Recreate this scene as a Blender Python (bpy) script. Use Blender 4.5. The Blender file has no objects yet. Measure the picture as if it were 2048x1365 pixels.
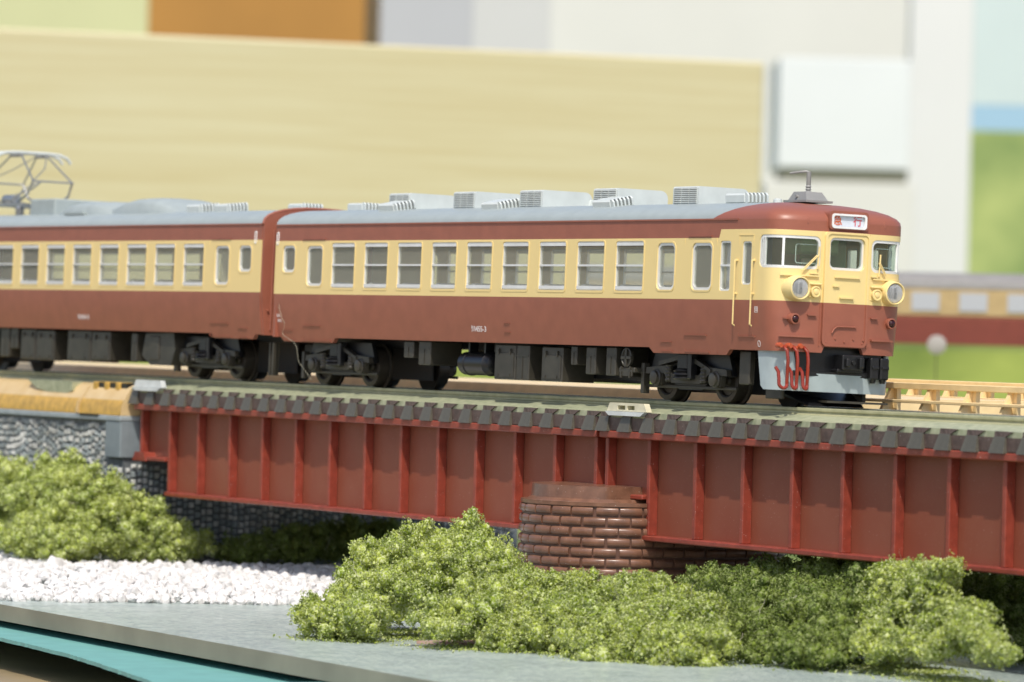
import bpy, bmesh, math, random
import numpy as np
from mathutils import Vector, Matrix
R = math.radians
random.seed(7)
rng = np.random.default_rng(7)
sc = bpy.context.scene
col = sc.collection
# one unit is one metre of the railway the models portray (1:150)

# ------------------------------------------------------------------ camera
VD = Vector((-0.86610524, 0.49985935, -0.00153171))
VR = Vector((0.49966548, 0.86584704, 0.02536368))
VU = Vector((-0.0140045, -0.02120228, 0.99967712))
CP = Vector((76.7379, -51.1637, 1.2225))
cam_d = bpy.data.cameras.new("camera")
cam = bpy.data.objects.new("camera", cam_d)
col.objects.link(cam)
m = Matrix((VR, VU, -VD)).transposed().to_4x4()
m.translation = CP
cam.matrix_world = m
cam_d.sensor_width = 36
cam_d.lens = 175.84
cam_d.clip_start = 1
cam_d.clip_end = 6000
cam_d.dof.use_dof = True
cam_d.dof.focus_distance = 95.5
cam_d.dof.aperture_fstop = 0.54
sc.camera = cam

# ------------------------------------------------------------------ light
SUN = Vector((0.47, -0.30, 0.83)).normalized()
el = math.asin(SUN.z)
az = math.atan2(SUN.x, SUN.y)
w = bpy.data.worlds.new("World")
sc.world = w
w.use_nodes = True
nt = w.node_tree
sky = nt.nodes.new("ShaderNodeTexSky")
sky.sky_type = 'NISHITA'
sky.sun_disc = False
sky.sun_elevation = el
sky.sun_rotation = az
sky.air_density = 0.8
sky.dust_density = 2.5
sky.ozone_density = 0.6
nt.links.new(sky.outputs[0], nt.nodes["Background"].inputs[0])
nt.nodes["Background"].inputs[1].default_value = 0.15
sl = bpy.data.lights.new("sun", 'SUN')
sl.energy = 2.9
sl.angle = R(0.6)
sl.color = (1.0, 0.95, 0.86)
so = bpy.data.objects.new("sun", sl)
col.objects.link(so)
so.rotation_euler = SUN.to_track_quat('Z', 'Y').to_euler()
so.location = (20, -20, 60)
sc.view_settings.view_transform = 'Standard'
sc.view_settings.look = 'None'
sc.view_settings.exposure = 0.25
sc.view_settings.gamma = 1

# ------------------------------------------------------------------ materials
def mat(name, c, rough=0.45, metal=0.0, var=0.06, scale=3.0, bump=0.0, bscale=40.0, c2=None, spec=0.5, coat=0.0, dust=0.0):
    M = bpy.data.materials.new(name)
    M.use_nodes = True
    t = M.node_tree
    b = t.nodes["Principled BSDF"]
    b.inputs["Roughness"].default_value = rough
    b.inputs["Metallic"].default_value = metal
    b.inputs["Specular IOR Level"].default_value = spec
    b.inputs["Coat Weight"].default_value = coat
    tc = t.nodes.new("ShaderNodeTexCoord")
    n = t.nodes.new("ShaderNodeTexNoise")
    n.inputs["Scale"].default_value = scale
    n.inputs["Detail"].default_value = 6
    t.links.new(tc.outputs["Object"], n.inputs["Vector"])
    mx = t.nodes.new("ShaderNodeMix")
    mx.data_type = 'RGBA'
    c2 = c2 or tuple(min(1, x * (1 + var * 2)) for x in c)
    mx.inputs[6].default_value = (*[x * (1 - var) for x in c], 1)
    mx.inputs[7].default_value = (*c2, 1)
    rp = t.nodes.new("ShaderNodeMapRange")
    rp.inputs[1].default_value = 0.3
    rp.inputs[2].default_value = 0.7
    t.links.new(n.outputs[0], rp.inputs[0])
    t.links.new(rp.outputs[0], mx.inputs[0])
    out = mx.outputs[2]
    if dust > 0:      # specks of lint and dust, with a shape of their own
        n2 = t.nodes.new("ShaderNodeTexNoise")
        n2.inputs["Scale"].default_value = 38
        n2.inputs["Detail"].default_value = 3
        t.links.new(tc.outputs["Object"], n2.inputs["Vector"])
        r2 = t.nodes.new("ShaderNodeMapRange")
        r2.inputs[1].default_value = 0.70
        r2.inputs[2].default_value = 0.73
        r2.inputs[4].default_value = dust
        t.links.new(n2.outputs[0], r2.inputs[0])
        m2 = t.nodes.new("ShaderNodeMix")
        m2.data_type = 'RGBA'
        m2.inputs[7].default_value = (.8, .74, .66, 1)
        t.links.new(r2.outputs[0], m2.inputs[0])
        t.links.new(out, m2.inputs[6])
        out = m2.outputs[2]
    t.links.new(out, b.inputs["Base Color"])
    if bump > 0:
        nb = t.nodes.new("ShaderNodeTexNoise")
        nb.inputs["Scale"].default_value = bscale
        nb.inputs["Detail"].default_value = 4
        t.links.new(tc.outputs["Object"], nb.inputs["Vector"])
        bp = t.nodes.new("ShaderNodeBump")
        bp.inputs["Strength"].default_value = bump
        bp.inputs["Distance"].default_value = 0.02
        t.links.new(nb.outputs[0], bp.inputs["Height"])
        t.links.new(bp.outputs[0], b.inputs["Normal"])
    return M

MAROON = (0.295, 0.098, 0.060)
CREAM = (0.80, 0.62, 0.27)
GREY = (0.33, 0.375, 0.37)
mt = {}
mt['maroon'] = mat("maroon_plastic", MAROON, 0.42, var=.05, bump=.03, bscale=60)
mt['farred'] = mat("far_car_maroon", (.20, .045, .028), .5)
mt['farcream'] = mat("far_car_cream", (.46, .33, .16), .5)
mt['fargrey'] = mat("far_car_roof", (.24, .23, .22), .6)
mt['steel'] = mat("blackish_steel", (.42, .42, .41), .3, metal=.8)
mt['corner'] = mat("blue_grey_corner", (.20, .235, .25), .5, bump=.2)
mt['cream'] = mat("cream_plastic", CREAM, 0.42, var=.04)
mt['grey'] = mat("grey_plastic", GREY, 0.5, var=.04)
mt['lgrey'] = mat("light_grey_plastic", (0.54, 0.58, 0.56), 0.45, var=.05)
mt['dgrey'] = mat("antenna_grey_plastic", (0.24, 0.24, 0.23), 0.45)
mt['plow'] = mat("blue_grey_plastic", (0.36, 0.42, 0.43), 0.45, var=.06)
mt['silver'] = mat("silver_paint", (0.80, 0.80, 0.78), 0.28, metal=.3, var=.04)
mt['white'] = mat("white_paint", (0.8, 0.8, 0.78), 0.35)
mt['under'] = mat("underframe_plastic", (0.040, 0.036, 0.027), 0.42, var=.2)
mt['black'] = mat("black_plastic", (0.009, 0.009, 0.010), 0.32)
mt['wheel'] = mat("blackened_metal", (0.045, 0.038, 0.03), 0.4, metal=.4)
mt['red'] = mat("red_hose_plastic", (0.23, 0.028, 0.014), 0.12, var=.1)
mt['manif'] = mat("orange_red_plastic", (0.42, 0.08, 0.03), 0.25)
mt['taillens'] = mat("dark_red_lens", (0.03, 0.004, 0.006), 0.08)
mt['girder'] = mat("girder_red_plastic", (0.255, 0.066, 0.036), 0.42, var=.12, scale=.8, c2=(.245, .080, .046), dust=.45, bump=.04, spec=.3)
mt['stiff'] = mat("stiffener_red_plastic", (0.235, 0.044, 0.026), 0.36, var=.15, scale=5, dust=.5)
mt['sleeper'] = mat("grey_brown_plastic", (0.090, 0.082, 0.062), 0.45, var=.1, scale=6, dust=.3)
mt['deck'] = mat("dark_brown_plastic", (0.080, 0.052, 0.043), 0.5, var=.2, scale=9, dust=.7)
mt['fast'] = mat("purple_brown_plastic", (0.085, 0.06, 0.055), 0.25, var=.3, scale=14, dust=.6)
mt['rail'] = mat("weathered_rail", (0.36, 0.36, 0.20), 0.48, var=.12, scale=4, c2=(.44, .43, .26), dust=.25)
mt['plate'] = mat("green_tie_plate", (0.33, 0.36, 0.22), 0.5, var=.2, scale=7, c2=(.42, .43, .28), dust=.5)
mt['railtop'] = mat("nickel_rail_top", (0.62, 0.62, 0.52), 0.25, metal=.8)
mt['clip'] = mat("clip_plastic", (0.62, 0.58, 0.42), 0.3, var=.08)
mt['cliplip'] = mat("clip_metal_lip", (0.72, 0.76, 0.76), 0.25, metal=.3)
mt['tan'] = mat("tan_track_plastic", (0.62, 0.44, 0.20), 0.38, var=.08, scale=2, c2=(.66, .5, .27))
mt['golden'] = mat("golden_track_plastic", (0.50, 0.30, 0.055), 0.4, var=.15, scale=6)
mt['beige'] = mat("beige_walkway_plastic", (0.80, 0.60, 0.31), 0.4, var=.06)
mt['pier'] = mat("brown_pier_plastic", (0.165, 0.080, 0.048), 0.28, var=.16, scale=5, dust=.5, bump=.12, bscale=14)
mt['pcore'] = mat("pier_mortar_plastic", (0.11, 0.052, 0.033), 0.4, var=.1)
mt['abut'] = mat("grey_wall_plastic", (0.30, 0.34, 0.35), 0.5, var=.1, scale=2, bump=.2)
mt['stonedk'] = mat("dark_mortar", (0.10, 0.11, 0.115), 0.6, var=.3, scale=5)
mt['stone'] = mat("pale_stone_paint", (0.52, 0.53, 0.49), 0.45, var=.45, scale=2.3, c2=(.72, .72, .68))
mt['stoneg'] = mat("grey_stone_paint", (0.24, 0.27, 0.27), 0.5, var=.3, scale=2.3)
mt['pebble'] = mat("white_gravel", (0.60, 0.59, 0.565), 0.6, var=.15, scale=2.7, c2=(.82, .80, .78), bump=.4, bscale=9)
mt['teal'] = mat("teal_card", (0.15, 0.36, 0.33), 0.6, var=.05, scale=2, bump=.1, bscale=20)
mt['table'] = mat("brown_tabletop", (0.33, 0.25, 0.14), 0.5, var=.2, scale=.3)
mt['edge'] = mat("acrylic_edge", (0.25, 0.215, 0.155), 0.4, var=.15, scale=.6)
mt['rust'] = mat("rusty_red_base", (0.42, 0.16, 0.11), 0.5, var=.3, scale=2, c2=(.6, .45, .38))
mt['seat'] = mat("blue_grey_seat", (0.42, 0.43, 0.50), 0.5)
mt['inner'] = mat("cabin_interior", (0.60, 0.55, 0.38), 0.6)
mt['cabgreen'] = mat("cab_green", (0.34, 0.52, 0.28), 0.5)
mt['signw'] = mat("sign_face", (0.62, 0.66, 0.72), 0.3, var=.06, scale=8)
mt['signr'] = mat("sign_red", (0.62, 0.10, 0.12), 0.4)
mt['signo'] = mat("sign_orange", (0.66, 0.13, 0.03), 0.4)
mt['print'] = mat("white_print", (0.72, 0.66, 0.64), 0.5)
mt['grass'] = mat("green_field_mat", (0.07, 0.13, 0.010), 0.9, var=.3, scale=.11, c2=(.26, .31, .06))
mt['bgblue'] = mat("poster_blue", (.30, .47, .62), .6)
mt['bgsky'] = mat("poster_pale_blue", (.53, .62, .63), .6, var=.03, scale=.05)
mt['bggreen'] = mat("poster_green", (.24, .36, .11), .6, var=.3, scale=.10, c2=(.42, .48, .17))
mt['bgwhite'] = mat("white_box_card", (.70, .735, .75), .6, var=.02, scale=.05)
mt['bgcol'] = mat("white_curtain", (.68, .69, .68), .7, var=.02, scale=.03)
mt['bgwall'] = mat("off_white_wall", (.64, .64, .61), .8, var=.03, scale=.03)
mt['bglilac'] = mat("lilac_grey_panel", (.44, .45, .48), .7, var=.05, scale=.02)
mt['bgpale'] = mat("pale_grey_panel", (.56, .565, .56), .7, var=.03, scale=.02)
mt['bgdisc'] = mat("dull_disc", (.36, .33, .31), .6)
mt['bgdark'] = mat("olive_grey_shadow", (.19, .19, .14), .7)
mt['bgbrown'] = mat("orange_brown_card", (.38, .185, .038), .7, var=.08, scale=.05)
mt['bglime'] = mat("lime_panel", (.55, .56, .32), .7, var=.05, scale=.03)

def wood():
    M = mat("bamboo_board", (0.70, 0.56, 0.28), 0.45, var=.03)
    t = M.node_tree
    b = t.nodes["Principled BSDF"]
    tc = t.nodes.new("ShaderNodeTexCoord")
    mp = t.nodes.new("ShaderNodeMapping")
    mp.inputs["Scale"].default_value = (.035, 1, 1.6)
    n = t.nodes.new("ShaderNodeTexNoise")
    n.inputs["Scale"].default_value = 1.6
    n.inputs["Detail"].default_value = 8
    n.inputs["Roughness"].default_value = .7
    r = t.nodes.new("ShaderNodeValToRGB")
    r.color_ramp.elements[0].position = .32
    r.color_ramp.elements[0].color = (.55, .47, .26, 1)
    r.color_ramp.elements[1].position = .66
    r.color_ramp.elements[1].color = (.63, .58, .38, 1)
    t.links.new(tc.outputs["Object"], mp.inputs[0])
    t.links.new(mp.outputs[0], n.inputs["Vector"])
    t.links.new(n.outputs[0], r.inputs[0])
    t.links.new(r.outputs[0], b.inputs["Base Color"])
    return M
mt['wood'] = wood()

def livery(name, cab):
    """the painted livery: maroon below the belt and above the windows, cream between"""
    M = mat(name, MAROON, 0.40, var=.05)
    t = M.node_tree
    b = t.nodes["Principled BSDF"]
    src = b.inputs["Base Color"].links[0].from_socket
    tc = t.nodes.new("ShaderNodeTexCoord")
    sp = t.nodes.new("ShaderNodeSeparateXYZ")
    t.links.new(tc.outputs["Object"], sp.inputs[0])
    def cmp(sock, v, op='GREATER_THAN'):
        n = t.nodes.new("ShaderNodeMath")
        n.operation = op
        t.links.new(sock, n.inputs[0])
        n.inputs[1].default_value = v
        return n.outputs[0]
    def bi(a, c, op):
        n = t.nodes.new("ShaderNodeMath")
        n.operation = op
        t.links.new(a, n.inputs[0])
        if isinstance(c, (int, float)): n.inputs[1].default_value = c
        else: t.links.new(c, n.inputs[1])
        return n.outputs[0]
    z = sp.outputs[2]
    if cab:
        # top of the cream band steps up with a slanted edge at the cab
        stp = t.nodes.new("ShaderNodeMapRange")
        stp.inputs[1].default_value = -1.90
        stp.inputs[2].default_value = -1.84
        stp.inputs[3].default_value = 3.065
        stp.inputs[4].default_value = 3.225
        t.links.new(sp.outputs[0], stp.inputs[0])
        top = bi(z, stp.outputs[0], 'LESS_THAN')
    else:
        top = cmp(z, 3.065, 'LESS_THAN')
    f = bi(cmp(z, 1.92), top, 'MULTIPLY')
    mx = t.nodes.new("ShaderNodeMix")
    mx.data_type = 'RGBA'
    mx.inputs[7].default_value = (*CREAM, 1)
    t.links.new(f, mx.inputs[0])
    t.links.new(src, mx.inputs[6])
    t.links.new(mx.outputs[2], b.inputs["Base Color"])
    return M
mt['livery_cab'] = livery("two_tone_livery_cab", True)
mt['livery'] = livery("two_tone_livery", False)

def roofmat():
    M = mat("roof_paint", GREY, 0.5, var=.03)
    t = M.node_tree
    b = t.nodes["Principled BSDF"]
    src = b.inputs["Base Color"].links[0].from_socket
    tc = t.nodes.new("ShaderNodeTexCoord")
    sp = t.nodes.new("ShaderNodeSeparateXYZ")
    t.links.new(tc.outputs["Object"], sp.inputs[0])
    # maroon dome: painted forward of a curved line that lies further forward near the crest
    n = t.nodes.new("ShaderNodeMath"); n.operation = 'MULTIPLY_ADD'
    t.links.new(sp.outputs[2], n.inputs[0])
    n.inputs[1].default_value = -2.6
    t.links.new(sp.outputs[0], n.inputs[2])
    g = t.nodes.new("ShaderNodeMath"); g.operation = 'GREATER_THAN'
    t.links.new(n.outputs[0], g.inputs[0]); g.inputs[1].default_value = -11.05
    mx = t.nodes.new("ShaderNodeMix"); mx.data_type = 'RGBA'
    mx.inputs[7].default_value = (*MAROON, 1)
    t.links.new(g.outputs[0], mx.inputs[0]); t.links.new(src, mx.inputs[6])
    t.links.new(mx.outputs[2], b.inputs["Base Color"])
    b.inputs["Roughness"].default_value = .4
    return M
mt['roof'] = roofmat()

def glass(name="clear_plastic", tint=(.93, .95, .93), milk=.13):
    M = bpy.data.materials.new(name)
    M.use_nodes = True
    t = M.node_tree
    t.nodes.remove(t.nodes["Principled BSDF"])
    tr = t.nodes.new("ShaderNodeBsdfTransparent")
    tr.inputs[0].default_value = (*tint, 1)
    gl = t.nodes.new("ShaderNodeBsdfGlossy")
    gl.inputs["Roughness"].default_value = .06
    fr = t.nodes.new("ShaderNodeFresnel")
    fr.inputs[0].default_value = 1.5
    ge = t.nodes.new("ShaderNodeNewGeometry")
    fm_ = t.nodes.new("ShaderNodeMath"); fm_.operation = 'SUBTRACT'; fm_.inputs[0].default_value = 1
    t.links.new(ge.outputs["Backfacing"], fm_.inputs[1])
    ad = t.nodes.new("ShaderNodeMath"); ad.operation = 'MULTIPLY'
    t.links.new(fr.outputs[0], ad.inputs[0]); t.links.new(fm_.outputs[0], ad.inputs[1])
    mx = t.nodes.new("ShaderNodeMixShader")
    t.links.new(ad.outputs[0], mx.inputs[0])
    t.links.new(tr.outputs[0], mx.inputs[1]); t.links.new(gl.outputs[0], mx.inputs[2])
    df = t.nodes.new("ShaderNodeBsdfDiffuse"); df.inputs[0].default_value = (.8, .78, .66, 1)
    m3 = t.nodes.new("ShaderNodeMixShader"); m3.inputs[0].default_value = milk
    t.links.new(mx.outputs[0], m3.inputs[1]); t.links.new(df.outputs[0], m3.inputs[2])
    t.links.new(m3.outputs[0], t.nodes["Material Output"].inputs[0])
    return M
mt['glass'] = glass()
mt['cabglass'] = glass("cab_glazing", (.88, .93, .90), .035)

def lensmat():
    M = mat("ribbed_headlight_lens", (.86, .88, .90), .2, metal=.25, var=.02)
    t = M.node_tree
    b = t.nodes["Principled BSDF"]
    tc = t.nodes.new("ShaderNodeTexCoord")
    wv = t.nodes.new("ShaderNodeTexWave")
    wv.bands_direction = 'Y'
    wv.inputs["Scale"].default_value = 14
    wv.inputs["Distortion"].default_value = .4
    t.links.new(tc.outputs["Object"], wv.inputs[0])
    bp = t.nodes.new("ShaderNodeBump")
    bp.inputs["Strength"].default_value = 1
    bp.inputs["Distance"].default_value = .03
    t.links.new(wv.outputs[1], bp.inputs["Height"])
    t.links.new(bp.outputs[0], b.inputs["Normal"])
    return M
mt['lens'] = lensmat()

def foliage(name, c, c2, c3):
    M = bpy.data.materials.new(name)
    M.use_nodes = True
    t = M.node_tree
    b = t.nodes["Principled BSDF"]
    b.inputs["Roughness"].default_value = .75
    b.inputs["Specular IOR Level"].default_value = .25
    tc = t.nodes.new("ShaderNodeTexCoord")
    n = t.nodes.new("ShaderNodeTexNoise"); n.inputs["Scale"].default_value = 1.6; n.inputs["Detail"].default_value = 5
    n2 = t.nodes.new("ShaderNodeTexNoise"); n2.inputs["Scale"].default_value = 24; n2.inputs["Detail"].default_value = 2
    for q in (n, n2): t.links.new(tc.outputs["Object"], q.inputs["Vector"])
    r = t.nodes.new("ShaderNodeValToRGB")
    r.color_ramp.elements[0].position = .36; r.color_ramp.elements[0].color = (*c, 1)
    r.color_ramp.elements[1].position = .60; r.color_ramp.elements[1].color = (*c2, 1)
    t.links.new(n.outputs[0], r.inputs[0])
    mr = t.nodes.new("ShaderNodeMapRange")
    mr.inputs[1].default_value = .47; mr.inputs[2].default_value = .58; mr.inputs[4].default_value = .85
    t.links.new(n2.outputs[0], mr.inputs[0])
    mx = t.nodes.new("ShaderNodeMix"); mx.data_type = 'RGBA'
    mx.inputs[7].default_value = (*c3, 1)
    t.links.new(mr.outputs[0], mx.inputs[0]); t.links.new(r.outputs[0], mx.inputs[6])
    t.links.new(mx.outputs[2], b.inputs["Base Color"])
    tl = t.nodes.new("ShaderNodeBsdfTranslucent")
    t.links.new(mx.outputs[2], tl.inputs[0])
    ms = t.nodes.new("ShaderNodeMixShader"); ms.inputs[0].default_value = .25
    t.links.new(b.outputs[0], ms.inputs[1]); t.links.new(tl.outputs[0], ms.inputs[2])
    t.links.new(ms.outputs[0], t.nodes["Material Output"].inputs[0])
    return M
mt['fol'] = foliage("pale_green_foam", (.28, .38, .03), (.45, .53, .075), (.70, .74, .43))
mt['fol2'] = foliage("mid_green_foam", (.30, .40, .04), (.42, .48, .08), (.60, .62, .34))
mt['fol_shade'] = foliage("shaded_green_foam", (.12, .19, .025), (.21, .28, .04), (.34, .39, .17))  # darker copy of the foam, the bridge's shade put into its colour
mt['fibre'] = mat("pale_fibre", (.50, .48, .36), .6)

def sheetmat():
    M = mat("frosted_acrylic", (0.52, 0.61, 0.58), 0.2, var=.12, scale=1.2, c2=(.60, .67, .64))
    t = M.node_tree
    b = t.nodes["Principled BSDF"]
    tc = t.nodes.new("ShaderNodeTexCoord")
    n = t.nodes.new("ShaderNodeTexNoise"); n.inputs["Scale"].default_value = 9; n.inputs["Detail"].default_value = 8; n.inputs["Roughness"].default_value = .75
    t.links.new(tc.outputs["Object"], n.inputs["Vector"])
    bp = t.nodes.new("ShaderNodeBump"); bp.inputs["Strength"].default_value = 1; bp.inputs["Distance"].default_value = .08
    t.links.new(n.outputs[0], bp.inputs["Height"]); t.links.new(bp.outputs[0], b.inputs["Normal"])
    src = b.inputs["Base Color"].links[0].from_socket       # glitter of the frosting painted in as fine pale flecks
    n2 = t.nodes.new("ShaderNodeTexNoise"); n2.inputs["Scale"].default_value = 7; n2.inputs["Detail"].default_value = 9; n2.inputs["Roughness"].default_value = .85
    t.links.new(tc.outputs["Object"], n2.inputs["Vector"])
    mr = t.nodes.new("ShaderNodeMapRange"); mr.inputs[1].default_value = .40; mr.inputs[2].default_value = .64
    t.links.new(n2.outputs[0], mr.inputs[0])
    m2 = t.nodes.new("ShaderNodeMix"); m2.data_type = 'RGBA'; m2.blend_type = 'MULTIPLY'; m2.inputs[0].default_value = 1
    cr = t.nodes.new("ShaderNodeValToRGB")
    cr.color_ramp.elements[0].color = (.62, .66, .66, 1); cr.color_ramp.elements[1].color = (1.3, 1.3, 1.25, 1)
    t.links.new(mr.outputs[0], cr.inputs[0])
    t.links.new(src, m2.inputs[6]); t.links.new(cr.outputs[0], m2.inputs[7])
    t.links.new(m2.outputs[2], b.inputs["Base Color"])
    return M
mt['sheet'] = sheetmat()

# ------------------------------------------------------------------ mesh helpers
class MB:
    def __init__(s): s.v = []; s.f = []
    def add(s, vs, fs):
        o = len(s.v); s.v += [tuple(v) for v in vs]; s.f += [tuple(i + o for i in f) for f in fs]; return s
    def box(s, x0, x1, y0, y1, z0, z1):
        return s.add([(x0, y0, z0), (x1, y0, z0), (x1, y1, z0), (x0, y1, z0), (x0, y0, z1), (x1, y0, z1), (x1, y1, z1), (x0, y1, z1)],
                     [(3, 2, 1, 0), (4, 5, 6, 7), (0, 1, 5, 4), (1, 2, 6, 5), (2, 3, 7, 6), (3, 0, 4, 7)])
    def bev(s, x0, x1, y0, y1, z0, z1, b=.02):
        """box with chamfered edges (24 vertices)"""
        X = (x0, x1); Y = (y0, y1); Z = (z0, z1); sg = (1, -1)
        vs = []; idx = {}
        for i in (0, 1):
            for j in (0, 1):
                for k in (0, 1):
                    for a in range(3):
                        p = [X[i] + sg[i] * b, Y[j] + sg[j] * b, Z[k] + sg[k] * b]
                        p[a] = (X[i], Y[j], Z[k])[a]
                        idx[(i, j, k, a)] = len(vs); vs.append(p)
        fs = []
        for a in range(3):
            for e in (0, 1):
                q = []
                for (m1, m2) in ((0, 0), (1, 0), (1, 1), (0, 1)):
                    c = [0, 0, 0]; c[a] = e; c[(a + 1) % 3] = m1; c[(a + 2) % 3] = m2
                    q.append(idx[(*c, a)])
                fs.append(tuple(q if e else q[::-1]))
        for a in range(3):   # edges along axis a
            b1, b2 = (a + 1) % 3, (a + 2) % 3
            for e1 in (0, 1):
                for e2 in (0, 1):
                    q = []
                    for (e, ax) in ((0, b1), (1, b1), (1, b2), (0, b2)):
                        c = [0, 0, 0]; c[a] = e; c[b1] = e1; c[b2] = e2
                        q.append(idx[(*c, ax)])
                    fs.append(tuple(q))
        for i in (0, 1):
            for j in (0, 1):
                for k in (0, 1):
                    fs.append((idx[(i, j, k, 0)], idx[(i, j, k, 1)], idx[(i, j, k, 2)]))
        return s.add(vs, fs)
    def lathe(s, c, axis, prof, n=20, ph=0):
        """prof: list of (distance along axis, radius)"""
        a = Vector(axis).normalized()
        u = a.orthogonal().normalized(); v = a.cross(u)
        c = Vector(c); vs = []; fs = []
        for (t, r) in prof:
            for i in range(n):
                th = 2 * math.pi * i / n + ph
                vs.append(c + a * t + (u * math.cos(th) + v * math.sin(th)) * r)
        for k in range(len(prof) - 1):
            for i in range(n):
                j = (i + 1) % n
                fs.append((k * n + i, k * n + j, (k + 1) * n + j, (k + 1) * n + i))
        fs.append(tuple(range(n))[::-1]); fs.append(tuple((len(prof) - 1) * n + i for i in range(n)))
        return s.add(vs, fs)
    def cyl(s, a, b, r, n=14):
        a = Vector(a); b = Vector(b)
        return s.lathe(a, b - a, [(0, r), ((b - a).length, r)], n)
    def tube(s, pts, r, n=8):
        pts = [Vector(p) for p in pts]
        up = None; vs = []; fs = []
        for i, p in enumerate(pts):
            d = (pts[min(i + 1, len(pts) - 1)] - pts[max(i - 1, 0)]).normalized()
            if up is None: up = d.orthogonal().normalized()
            up = (up - d * up.dot(d)).normalized()
            sd = d.cross(up)
            for k in range(n):
                th = 2 * math.pi * k / n
                vs.append(p + (up * math.cos(th) + sd * math.sin(th)) * r)
        for i in range(len(pts) - 1):
            for k in range(n):
                j = (k + 1) % n
                fs.append((i * n + k, i * n + j, (i + 1) * n + j, (i + 1) * n + k))
        fs.append(tuple(range(n))[::-1]); fs.append(tuple((len(pts) - 1) * n + k for k in range(n)))
        return s.add(vs, fs)
    def prism(s, prof, axis, a, b):
        """polygon (two coordinates) extruded along axis 'x','y' or 'z' from a to b"""
        n = len(prof)
        def P(p, t):
            return {'x': (t, p[0], p[1]), 'y': (p[0], t, p[1]), 'z': (p[0], p[1], t)}[axis]
        vs = [P(p, a) for p in prof] + [P(p, b) for p in prof]
        fs = [tuple(range(n))[::-1], tuple(range(n, 2 * n))]
        for i in range(n):
            j = (i + 1) % n
            fs.append((i, j, n + j, n + i))
        return s.add(vs, fs)
    def mesh(s, name, material, smooth=True, angle=32):
        me = bpy.data.meshes.new(name)
        me.from_pydata(s.v, [], s.f)
        bm = bmesh.new(); bm.from_mesh(me)
        bmesh.ops.recalc_face_normals(bm, faces=bm.faces)
        bm.to_mesh(me); bm.free()
        for mm in (material if isinstance(material, (list, tuple)) else [material]):
            me.materials.append(mm)
        if smooth:
            me.polygons.foreach_set('use_smooth', [True] * len(me.polygons))
            me.set_sharp_from_angle(angle=R(angle))
        return me
    def build(s, name, material, parent=None, off=(0, 0, 0), **k):
        return link(name, s.mesh(name, material, **k), parent, off)

def link(name, me, parent=None, off=(0, 0, 0)):
    o = bpy.data.objects.new(name, me)
    col.objects.link(o)
    o.location = off
    if parent: o.parent = parent
    return o
def empty(name, loc, rot=(0, 0, 0)):
    o = bpy.data.objects.new(name, None)
    o.empty_display_size = .3
    col.objects.link(o)
    o.location = loc; o.rotation_euler = rot
    return o
def tag(o, label=None, cat=None, group=None, kind=None):
    if label: o['label'] = label
    if cat: o['category'] = cat
    if group: o['group'] = group
    if kind: o['kind'] = kind
    return o

def rrect(x0, x1, y0, y1, r, n=4):
    pts = []
    for (cx, cy, a0) in ((x1 - r, y1 - r, 0), (x0 + r, y1 - r, 90), (x0 + r, y0 + r, 180), (x1 - r, y0 + r, 270)):
        for i in range(n + 1):
            a = R(a0 + 90 * i / n)
            pts.append((cx + r * math.cos(a), cy + r * math.sin(a)))
    return pts

def panel(outline, holes, w0, w1, fn, ucuts=(), zcuts=()):
    """flat plate with holes in (u,z), w0..w1 thick (inward), bent into place by fn(u,w,z)"""
    bm = bmesh.new()
    for loop in [outline] + holes:
        vs = [bm.verts.new((p[0], w0, p[1])) for p in loop]
        for i in range(len(vs)): bm.edges.new((vs[i], vs[(i + 1) % len(vs)]))
    bmesh.ops.triangle_fill(bm, use_beauty=True, use_dissolve=False, edges=bm.edges[:])
    for u in ucuts:
        bmesh.ops.bisect_plane(bm, geom=bm.verts[:] + bm.edges[:] + bm.faces[:], plane_co=(u, 0, 0), plane_no=(1, 0, 0), dist=1e-5)
    for z in zcuts:
        bmesh.ops.bisect_plane(bm, geom=bm.verts[:] + bm.edges[:] + bm.faces[:], plane_co=(0, 0, z), plane_no=(0, 0, 1), dist=1e-5)
    r = bmesh.ops.extrude_face_region(bm, geom=bm.faces[:], use_keep_orig=True)
    for e in r['geom']:
        if isinstance(e, bmesh.types.BMVert): e.co.y = w1
    for v in bm.verts:
        v.co = fn(v.co.x, v.co.y, v.co.z)
    bmesh.ops.recalc_face_normals(bm, faces=bm.faces)
    mb = MB()
    bm.verts.index_update()
    mb.add([v.co for v in bm.verts], [[v.index for v in f.verts] for f in bm.faces])
    bm.free()
    return mb

def text_mb(txt, size, fn, depth=.004, shear=0):
    """letters as real geometry, laid out in (u, z) and placed by fn(u,w,z)"""
    cu = bpy.data.curves.new("lettering", 'FONT')
    cu.body = txt; cu.size = size; cu.align_x = 'CENTER'; cu.align_y = 'CENTER'
    cu.resolution_u = 2; cu.extrude = depth / 2; cu.offset = size * .012
    ob = bpy.data.objects.new("lettering", cu)
    col.objects.link(ob)
    dg = bpy.context.evaluated_depsgraph_get()
    me = bpy.data.meshes.new_from_object(ob.evaluated_get(dg))
    mb = MB()
    mb.add([fn(v.co.x, -v.co.z - depth / 2, v.co.y) for v in me.vertices], [tuple(p.vertices) for p in me.polygons])
    bpy.data.objects.remove(ob); bpy.data.curves.remove(cu); bpy.data.meshes.remove(me)
    return mb

# ------------------------------------------------------------------ the setting
g = MB().box(-900, 300, -300, 1500, -12, -5.5)
tag(g.build("tabletop", mt['table'], smooth=False), kind='structure')
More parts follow.
